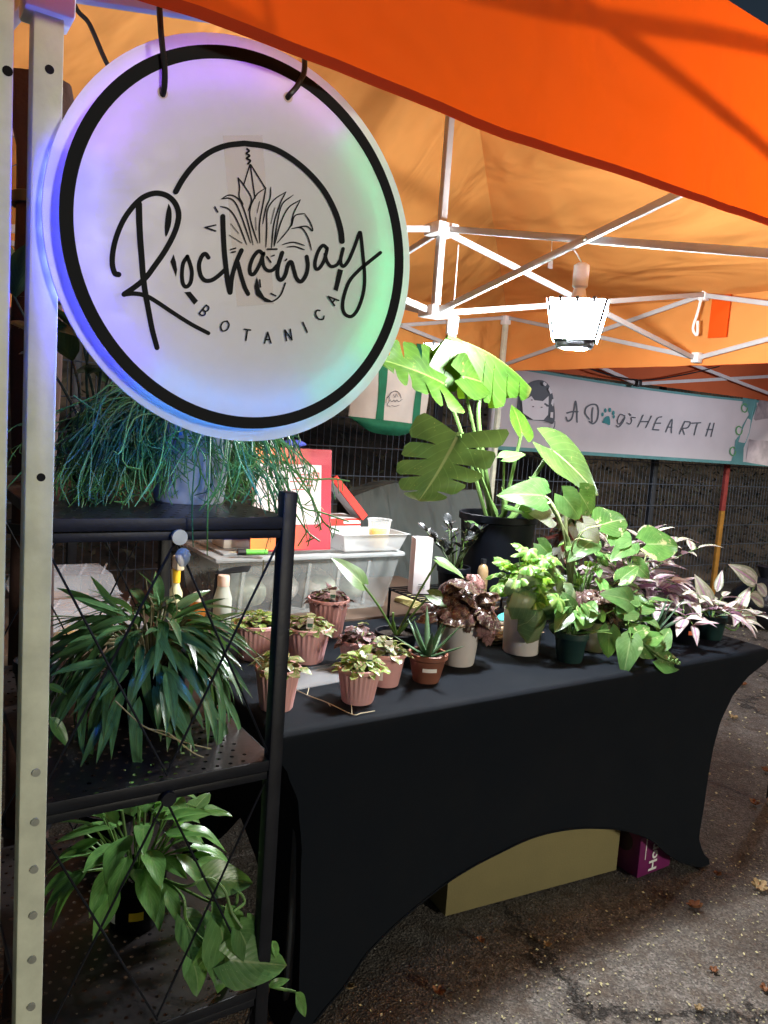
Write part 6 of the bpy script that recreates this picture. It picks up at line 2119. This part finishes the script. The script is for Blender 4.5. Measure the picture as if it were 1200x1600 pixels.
# clamshell boxes on the side table
clam = M('clamshell', (0.62, 0.64, 0.70), 0.15, 0.05, 8, 0.3, 14, alpha=0.26, rise=0.4)
for (lab, x0, x1, y0, y1, z0, h) in (('nearer clear clamshell box with a yellow item inside, left of the hoya', 0.345, 0.655, 2.24, 2.46, 0.7315, 0.085), ('farther clear clamshell box with brown contents, under the fence', 0.35, 0.665, 2.56, 2.80, 0.7315, 0.125)):
    w = thing('clamshell_box', lab, 'clear box', ((x0 + x1) / 2, (y0 + y1) / 2, z0))
    for (za, zb, k0, k1, nm) in ((z0, z0 + h * 0.5, 0.02, 0.0, 'base'), (z0 + h * 0.5 + 0.002, z0 + h, 0.0, 0.022, 'lid')):
        b_ = [V((x0 + k0, y0 + k0, za)), V((x1 - k0, y0 + k0, za)), V((x1 - k0, y1 - k0, za)), V((x0 + k0, y1 - k0, za))]
        t_ = [V((x0 + k1, y0 + k1, zb)), V((x1 - k1, y0 + k1, zb)), V((x1 - k1, y1 - k1, zb)), V((x0 + k1, y1 - k1, zb))]
        MB().add(b_ + t_, [(0, 1, 2, 3) if nm == 'base' else (4, 5, 6, 7)] + [(k, (k + 1) % 4, 4 + (k + 1) % 4, 4 + k) for k in range(4)]).build(nm, clam, w, smooth=False)
    MB().add([(x0 - 0.008, y0 - 0.008, z0 + h * 0.5 + 0.001), (x1 + 0.008, y0 - 0.008, z0 + h * 0.5 + 0.001), (x1 + 0.008, y1 + 0.008, z0 + h * 0.5 + 0.001), (x0 - 0.008, y1 + 0.008, z0 + h * 0.5 + 0.001)] + [(x0, y0, z0 + h * 0.5 + 0.001), (x1, y0, z0 + h * 0.5 + 0.001), (x1, y1, z0 + h * 0.5 + 0.001), (x0, y1, z0 + h * 0.5 + 0.001)], [(k, (k + 1) % 4, 4 + (k + 1) % 4, 4 + k) for k in range(4)]).build('flange', clam, w, smooth=False)
    for k in range(4):
        x = x0 + 0.05 + k * 0.07
        MB().bar((x, y0 + 0.03, z0 + h + 0.001), (x + 0.06, y1 - 0.03, z0 + h + 0.001), 0.006, 0.003).build('lid_ridge', clam, w)
for (nm, lab, cat, x, y, z, sx, sy, h, col) in (('golden_lump', 'golden lump lying in the nearer clear clamshell box', 'contents', 0.49, 2.33, 0.7325, 0.075, 0.05, 0.03, (0.62, 0.36, 0.06)), ('brown_heap', 'brown heap filling the farther clear clamshell box', 'contents', 0.50, 2.68, 0.7325, 0.125, 0.085, 0.05, (0.24, 0.12, 0.055))):
    w = thing(nm, lab, cat, (x, y, z))
    vs = []; fs = []
    for j in range(8):
        for i in range(20):
            a = 2 * PI * i / 20; e = PI / 2 * j / 8
            q = 1 + 0.2 * noise.noise(V((math.cos(a) * 2 + x * 9, math.sin(a) * 2, e * 2)))
            vs.append((x + sx * q * math.cos(e) * math.cos(a), y + sy * q * math.cos(e) * math.sin(a), z + h * math.sin(e) * q))
    for j in range(7):
        for i in range(20):
            fs.append((j * 20 + i, j * 20 + (i + 1) % 20, (j + 1) * 20 + (i + 1) % 20, (j + 1) * 20 + i))
    fs += [tuple(range(20))[::-1], tuple(7 * 20 + i for i in range(20))]
    MB().add(vs, fs).build('lump', M(nm, col, 0.7, 0.3, 20, 0.5, 60), w)

# ------------------------------------------------------------------ plants on the shelf
# trailing stick cactus, top board
X, Y, Z0 = 0.392, 1.135, BZ[0] + 0.0005
t = thing('trailing_cactus', 'mop of thin trailing green stems in a white pot under the sign', 'potted plant', (X, Y, Z0))
po = pot(t, (X, Y, Z0), 0.064, 0.052, 0.118, M('white_glazed', (0.52, 0.55, 0.58), 0.35, 0.05, 14), rim=0.0)
MB().bar((X - 0.035, Y - 0.052, Z0 + 0.10), (X - 0.033, Y - 0.05, Z0 + 0.185), 0.006, 0.002, up=(0, -1, 0)).build('hanger_strap', M('blue_strap', (0.06, 0.25, 0.65), 0.4, 0.05), po)
r = random.Random(77)
mb = MB(); mb2 = MB()
for k in range(720):
    a = r.uniform(0, 2 * PI)
    if r.random() < 0.35:
        a = FRONT + r.uniform(-1.7, 1.3)
    out = V((math.cos(a), math.sin(a), 0))
    facing = max(0, math.cos(a - FRONT - 0.55))
    if math.cos(a - FRONT - 0.5) > 0.72 and r.random() < 0.66:
        continue
    b = V((X, Y, Z0 + 0.108)) + out * r.uniform(0, 0.055)
    rise = r.uniform(0.005, 0.06) * r.uniform(0.4, 1.2); reach = r.uniform(0.035, 0.135) * (1.15 if out.x < 0 else 0.95); L = r.uniform(0.04, 0.19)
    if r.random() < facing * 0.55:
        L *= 0.4
    if r.random() < 0.16:
        L *= 0.25; rise *= 1.7
    sw = V((-out.y, out.x, 0)) * r.uniform(-0.05, 0.05)
    p1 = b + out * reach * 0.4 + V((0, 0, rise)) + rv(r, 0.008)
    p2 = b + out * reach * 0.8 + V((0, 0, rise * 0.6)) + sw * 0.4 + rv(r, 0.014)
    p3 = b + out * reach * r.uniform(0.85, 1.25) + V((0, 0, -L * 0.45)) + sw * 0.8 + rv(r, 0.018)
    p4 = p3 + V((out.x * r.uniform(-0.03, 0.035), out.y * r.uniform(-0.03, 0.035), -L * r.uniform(0.25, 0.55))) + sw * 0.5 + rv(r, 0.016)
    pts = [b, p1, p2, p3, p4]
    onboard = Z0 + 0.003
    for q in pts:
        inside = (HX0 - 0.01 < q.x < HX1 + 0.0) and (HY0 - 0.012 < q.y < HY1)
        if inside and q.z < onboard:
            q.z = onboard + r.uniform(0, 0.014)
    tgt = mb if r.random() < 0.6 else mb2
    rad = 0.0007 + 0.0005 * r.random()
    tgt.tube(crom(pts, 3), [rad] * 12 + [rad * 0.6], 4, cap=False)
    if r.random() < 0.5:                       # branch tips
        for q in range(2):
            tgt.tube(crom([p3, p3 + rv(r, 0.012) + V((0, 0, -0.012)), p3 + rv(r, 0.02) + out * 0.01 + V((0, 0, -0.03))], 2), rad * 0.8, 4, cap=False)
for (l, s) in (([(430, 700), (462, 748), (488, 780), (502, 828)], 1.03), ([(440, 690), (470, 745), (520, 748), (546, 752)], 1.05), ([(425, 730), (470, 790), (500, 800), (545, 815)], 1.02), ([(420, 720), (455, 790), (480, 830), (500, 846)], 1.03), ([(415, 740), (440, 800), (436, 860)], 1.0), ([(410, 740), (432, 800), (432, 850)], 1.0), ([(440, 720), (478, 760), (505, 815), (530, 830)], 1.04), ([(200, 690), (165, 655), (115, 618)], 1.1), ([(205, 700), (150, 660), (108, 690)], 1.1)):
    pts = [V((X + 0.02, Y - 0.02, Z0 + 0.12))] + [on_y(x, y, s) for x, y in l]
    mb.tube(crom(pts, 4), 0.0014, 5)
    e = pts[-1]
    for q in range(3):
        mb.tube([pts[-2].lerp(e, 0.3 * q), pts[-2].lerp(e, 0.3 * q) + rv(r, 0.012) + V((0, 0, -0.02))], 0.0010, 4)
mb.build('stems', M('stick_green', (0.10, 0.27, 0.06), 0.45, 0.4, 8), t, kind='stuff')
mb2.build('stems', M('stick_dark', (0.045, 0.16, 0.06), 0.45, 0.4, 8), t, kind='stuff')

# dark cane plant, top board, back
X, Y, Z0 = 0.312, 1.405, BZ[0] + 0.0005
t = thing('cane_plant', 'dark leggy cane plant in a black pot behind the trailing cactus', 'potted plant', (X, Y, Z0))
pot(t, (X, Y, Z0), 0.046, 0.036, 0.108, blackpot, rim=0.008)
stemmed(t, (X, Y), Z0 + 0.09, LANCE['cane'], 9, 0.30, 81, 0.42, 0.06, 0.05, (1.0, 1.7), 1.0, matstem=stemdark, sr=0.003, bare=0.35, angle=0.9, lift=0.1)
stemmed(t, (X, Y), Z0 + 0.09, LANCE['cane'], 5, 0.2, 82, 0.7, 0.3, 0.04, (0.9, 1.3), 0.8, matstem=stemdark, sr=0.0025, bare=0.3, aim=(FRONT + 1.6, 1.0))

# hoya, middle board
X, Y, Z0 = 0.352, 1.165, BZ[1] + 0.0005
t = thing('hoya_plant', 'bushy hoya with long narrow dark leaves hiding its pot', 'potted plant', (X, Y, Z0))
pot(t, (X, Y, Z0), 0.058, 0.046, 0.10, blackpot, rim=0.006)
r = random.Random(91)
mb = MB()
for k in range(290):
    a = k * 2.399963 + r.uniform(-0.2, 0.2)
    q = (k + 0.5) / 290
    out = V((math.cos(a), math.sin(a), 0))
    e = r.uniform(0.0, 1.0)
    R_ = (0.02 + 0.092 * math.sqrt(q)) * (1.0 if out.y > 0 or out.x > 0 else 1.1)
    z = Z0 + 0.165 - 0.115 * q ** 1.6 * r.uniform(0.6, 1.1) + r.uniform(-0.015, 0.015)
    b = V((X, Y, 0)) + out * R_ + V((0, 0, max(z, Z0 + 0.05)))
    d = out * (0.85 - 0.25 * q) + V((0, 0, 0.45 - 1.35 * q + r.uniform(-0.35, 0.3))) + rv(r, 0.25)
    sc_ = r.uniform(0.62, 1.08)
    tip = b + d.normalized() * 0.10 * sc_
    inx = HX0 < tip.x < HX1 and HY0 < tip.y < HY1
    if inx and tip.z < Z0 + 0.02:
        d.z += (Z0 + 0.03 - tip.z) * 12
        b.z += 0.015
    leaf(t, r.choice(HOYA), b, d, V((0, 0, 1)) + out * 0.5 + rv(r, 0.35), sc_)
    if k % 4 == 0:
        mb.tube(crom([V((X, Y, Z0 + 0.09)) + out * 0.02, V((X, Y, Z0 + 0.13)) + out * R_ * 0.6, b], 4), 0.0018, 5)
for pts in ([(365, 965), (390, 940), (408, 905), (412, 875)], [(275, 960), (270, 925), (268, 890)], [(240, 950), (232, 930), (228, 905)]):
    mb.tube(crom([V((X, Y, Z0 + 0.14))] + [on_y(x, y, 1.08) for x, y in pts], 5), 0.0010, 5)
for pts in ([(180, 1095), (225, 1135), (262, 1145), (300, 1175), (330, 1190), (333, 1210)], [(230, 1138), (290, 1160), (330, 1170)]):
    mb.tube(crom([on_y(x, y, 1.0) for x, y in pts], 5), 0.0010, 5)
mb.build('stems', M('dry_tendril', (0.25, 0.22, 0.12), 0.6, 0.3, 20), t, kind='stuff')

# pale-leaved straggler at the shelf's left end
X, Y, Z0 = 0.215, 1.34, BZ[1] + 0.0005
t = thing('straggler_plant', 'thin vine with a few drooping leaves at the left end of the middle shelf', 'potted plant', (X, Y, Z0))
pot(t, (X, Y, Z0), 0.034, 0.027, 0.06, blackpot, rim=0.005)
mb = MB()
for (b_, e_, s_) in (((74, 1070), (105, 1082), 1.12), ((78, 1120), (110, 1165), 1.08)):
    leafpx(t, LANCE['cebu'][0], 0.08, b_, e_, s_, s_ - 0.02, face=(0.1, -0.7, 0.7))
    mb.tube(crom([V((X, Y, Z0 + 0.05)), V((X, Y - 0.08, Z0 + 0.09)), on_y(*b_, s_)], 5), 0.0016, 5)
mb.build('stems', stemgreen, t, kind='stuff')

# vine on the bottom board
X, Y, Z0 = 0.348, 1.185, BZ[2] + 0.0005
t = thing('vining_plant', 'grey-green vine with pointed leaves in a black pot on the bottom shelf', 'potted plant', (X, Y, Z0))
po = pot(t, (X, Y, Z0), 0.046, 0.038, 0.090, blackpot, rim=0.006)
sticker(po, (X, Y, Z0), 0.0445, Z0 + 0.022, 0.03, 0.045, FRONT - 0.75, label_w)
sticker(po, (X, Y, Z0), 0.0445, Z0 + 0.030, 0.022, 0.014, FRONT + 0.35, M('yellow_sticker', (0.70, 0.48, 0.03), 0.6, 0.08))
r = random.Random(101)
mb = MB()
for k in range(54):
    a = k * 2.399963 + r.uniform(-0.25, 0.25)
    q = (k + 0.5) / 54
    out = V((math.cos(a), math.sin(a), 0))
    R_ = 0.015 + 0.085 * math.sqrt(q)
    b = V((X, Y, Z0 + 0.10 + 0.085 * (1 - q) + r.uniform(-0.01, 0.02))) + out * R_
    d = out + V((0, 0, 0.5 - 1.0 * q + r.uniform(-0.3, 0.3))) + rv(r, 0.2)
    leaf(t, r.choice(CEBU + [LANCE['cebu'][0]]), b, d, V((0, 0, 1)) + out * 0.4 + rv(r, 0.3), r.uniform(0.65, 1.1))
    mb.tube(crom([V((X, Y, Z0 + 0.08)) + out * 0.01, V((X, Y, Z0 + 0.11)) + out * R_ * 0.5, b], 4), 0.0018, 5)
for (b_, e_, s0, s1, k) in (((325, 1372), (398, 1380), 1.02, 1.0, 0), ((330, 1425), (352, 1470), 1.0, 0.985, 1), ((290, 1440), (320, 1510), 1.0, 0.97, 0), ((345, 1450), (372, 1565), 0.97, 0.95, 1), ((300, 1500), (325, 1560), 0.97, 0.95, 2), ((375, 1455), (405, 1510), 0.96, 0.95, 1), ((360, 1500), (455, 1510), 0.955, 0.94, 0), ((330, 1480), (300, 1540), 0.97, 0.955, 2), ((385, 1440), (400, 1480), 0.97, 0.96, 1)):
    leafpx(t, HEART['vine'][k % 3], 0.085, b_, e_, s0, s1, face=(0.3, -0.85, 0.35))
for pts in ([(290, 1385), (325, 1372), (350, 1390), (362, 1425), (378, 1450)], [(285, 1400), (292, 1440), (330, 1480), (370, 1500), (400, 1510)], [(340, 1480), (375, 1520), (420, 1540), (462, 1550)], [(355, 1420), (372, 1395), (382, 1410), (365, 1425)]):
    mb.tube(crom([V((X + 0.03, Y - 0.03, Z0 + 0.085))] + [on_y(x, y, 1.0 - 0.01 * i) for i, (x, y) in enumerate(pts)], 5), 0.0022, 6)
mb.build('stems', stemgreen, t, kind='stuff')
leafpx(t, CEBU[0], 0.085, (462, 1550), (482, 1590), 0.955, 0.945, face=(0.3, -0.85, 0.35))
leafpx(t, CEBU[1], 0.085, (425, 1470), (440, 1500), 0.955, 0.945, face=(0.3, -0.85, 0.35))
leafpx(t, CEBU[2], 0.085, (420, 1540), (452, 1530), 0.955, 0.945, face=(0.3, -0.6, 0.5))
# second vine behind it
X, Y, Z0 = 0.36, 1.42, BZ[2] + 0.0005
t = thing('vining_plant', 'second vine with yellowing leaves at the back of the bottom shelf', 'potted plant', (X, Y, Z0))
pot(t, (X, Y, Z0), 0.048, 0.038, 0.085, blackpot, rim=0.006)
stemmed(t, (X, Y), Z0 + 0.075, HEART['vine'], 7, 0.16, 111, 0.9, 0.5, 0.04, (0.5, 0.8), 0.7, aim=(-0.3, 0.8))

# ------------------------------------------------------------------ fallen leaves and litter
free()
dead = M('dead_leaf', (0.27, 0.115, 0.05), 0.7, 0.4, 30, 0.3, 90, trans=0.15)
dead2 = M('pale_dead_leaf', (0.42, 0.30, 0.15), 0.7, 0.35, 30, 0.3, 90, trans=0.15)
DL = [palmate('leaf', m, 0.030, 5, 0.45, 0.07, -0.9, s) for s, m in enumerate((dead, dead2, dead))]
r = random.Random(55)
where = [((1088, 1420), 'curled brown oak leaf near the far table foot', 1.0), ((1185, 1391), 'brown leaf at the edge of the lamplit ground', 1.1), ((1120, 1368), 'small brown leaf beside the far foot of the cover', 0.6), ((1160, 1072), 'brown leaf on the lit asphalt beyond the table end', 1.0), ((1145, 1124), 'tan leaf lying on the pale strip of asphalt', 1.0), ((1195, 1206), 'orange leaf next to the black stand leg', 0.9), ((1178, 1257), 'orange leaf at the crack beyond the table', 0.8), ((855, 1478), 'small tan leaf in the shadow before the cardboard box', 0.5), ((750, 1470), 'yellowish leaf scrap in the dark before the box', 0.5), ((1115, 1518), 'pale leaf scrap on the bright gravelly asphalt', 0.5), ((1092, 1578), 'tan leaf scrap low on the bright asphalt', 0.5), ((1197, 1546), 'tan leaf cut by the right picture edge', 0.6), ((684, 1552), 'brown curled leaf in the shadow near the bottom', 0.7), ((545, 1545), 'brown leaf under the near corner of the cover', 0.6)]
for i, ((px, py), lab, s) in enumerate(where):
    p = on_z(px, py, 0.004)
    o = bpy.data.objects.new('fallen_leaf', DL[i % 3])
    COL.objects.link(o)
    o.location = (p.x, p.y, 0.012 * s)
    o.rotation_euler = (r.uniform(-0.25, 0.25), r.uniform(-0.25, 0.25), r.uniform(0, 6.28))
    o.scale = (s, s, s)
    tag(o, lab, 'leaf', 'fallen leaves')
mb = MB()
for k in range(3600):
    if r.random() < 0.45:
        x, y = r.uniform(0.9, 3.2), r.uniform(0.75, 1.45)
    else:
        x, y = r.uniform(2.3, 6.5), r.uniform(1.2, 4.3)
    s = r.uniform(0.0016, 0.0058) * (1.0 if y < 1.45 else 1.9)
    a = r.uniform(0, 6.28)
    z = 0.0025 + r.random() * 0.002
    c, q = V((math.cos(a), math.sin(a), r.uniform(-0.3, 0.3))), V((-math.sin(a), math.cos(a), r.uniform(-0.3, 0.3)))
    p = V((x, y, z + s * 0.3))
    mb.add([p - c * s, p + q * s * 0.6, p + c * s, p - q * s * 0.5 + V((0, 0, s * 0.4))], [(0, 1, 2), (0, 2, 3)])
o = mb.build('leaf_litter', M('petal_litter', (0.58, 0.54, 0.30), 0.7, 0.5, 3), smooth=False)
o['kind'] = 'stuff'; tag(o, 'tiny pale petals and crumbs scattered over the asphalt', 'litter')
mb = MB()
for k in range(3000):
    x, y = r.uniform(0.7, 3.4), r.uniform(0.7, 1.5)
    s = r.uniform(0.0015, 0.0040)
    a = r.uniform(0, 6.28)
    v = [V((x + s * math.cos(a + q * PI / 2) * r.uniform(0.7, 1.2), y + s * math.sin(a + q * PI / 2) * r.uniform(0.7, 1.2), 0.0004)) for q in range(4)]
    tp_ = V((x, y, s * r.uniform(0.6, 1.1)))
    mb.add(v + [tp_], [(0, 1, 4), (1, 2, 4), (2, 3, 4), (3, 0, 4)])
o = mb.build('gravel', M('grit', (0.16, 0.15, 0.14), 0.8, 0.6, 40), smooth=False)
o['kind'] = 'stuff'; tag(o, 'loose grey grit lying on the asphalt before the table', 'gravel')
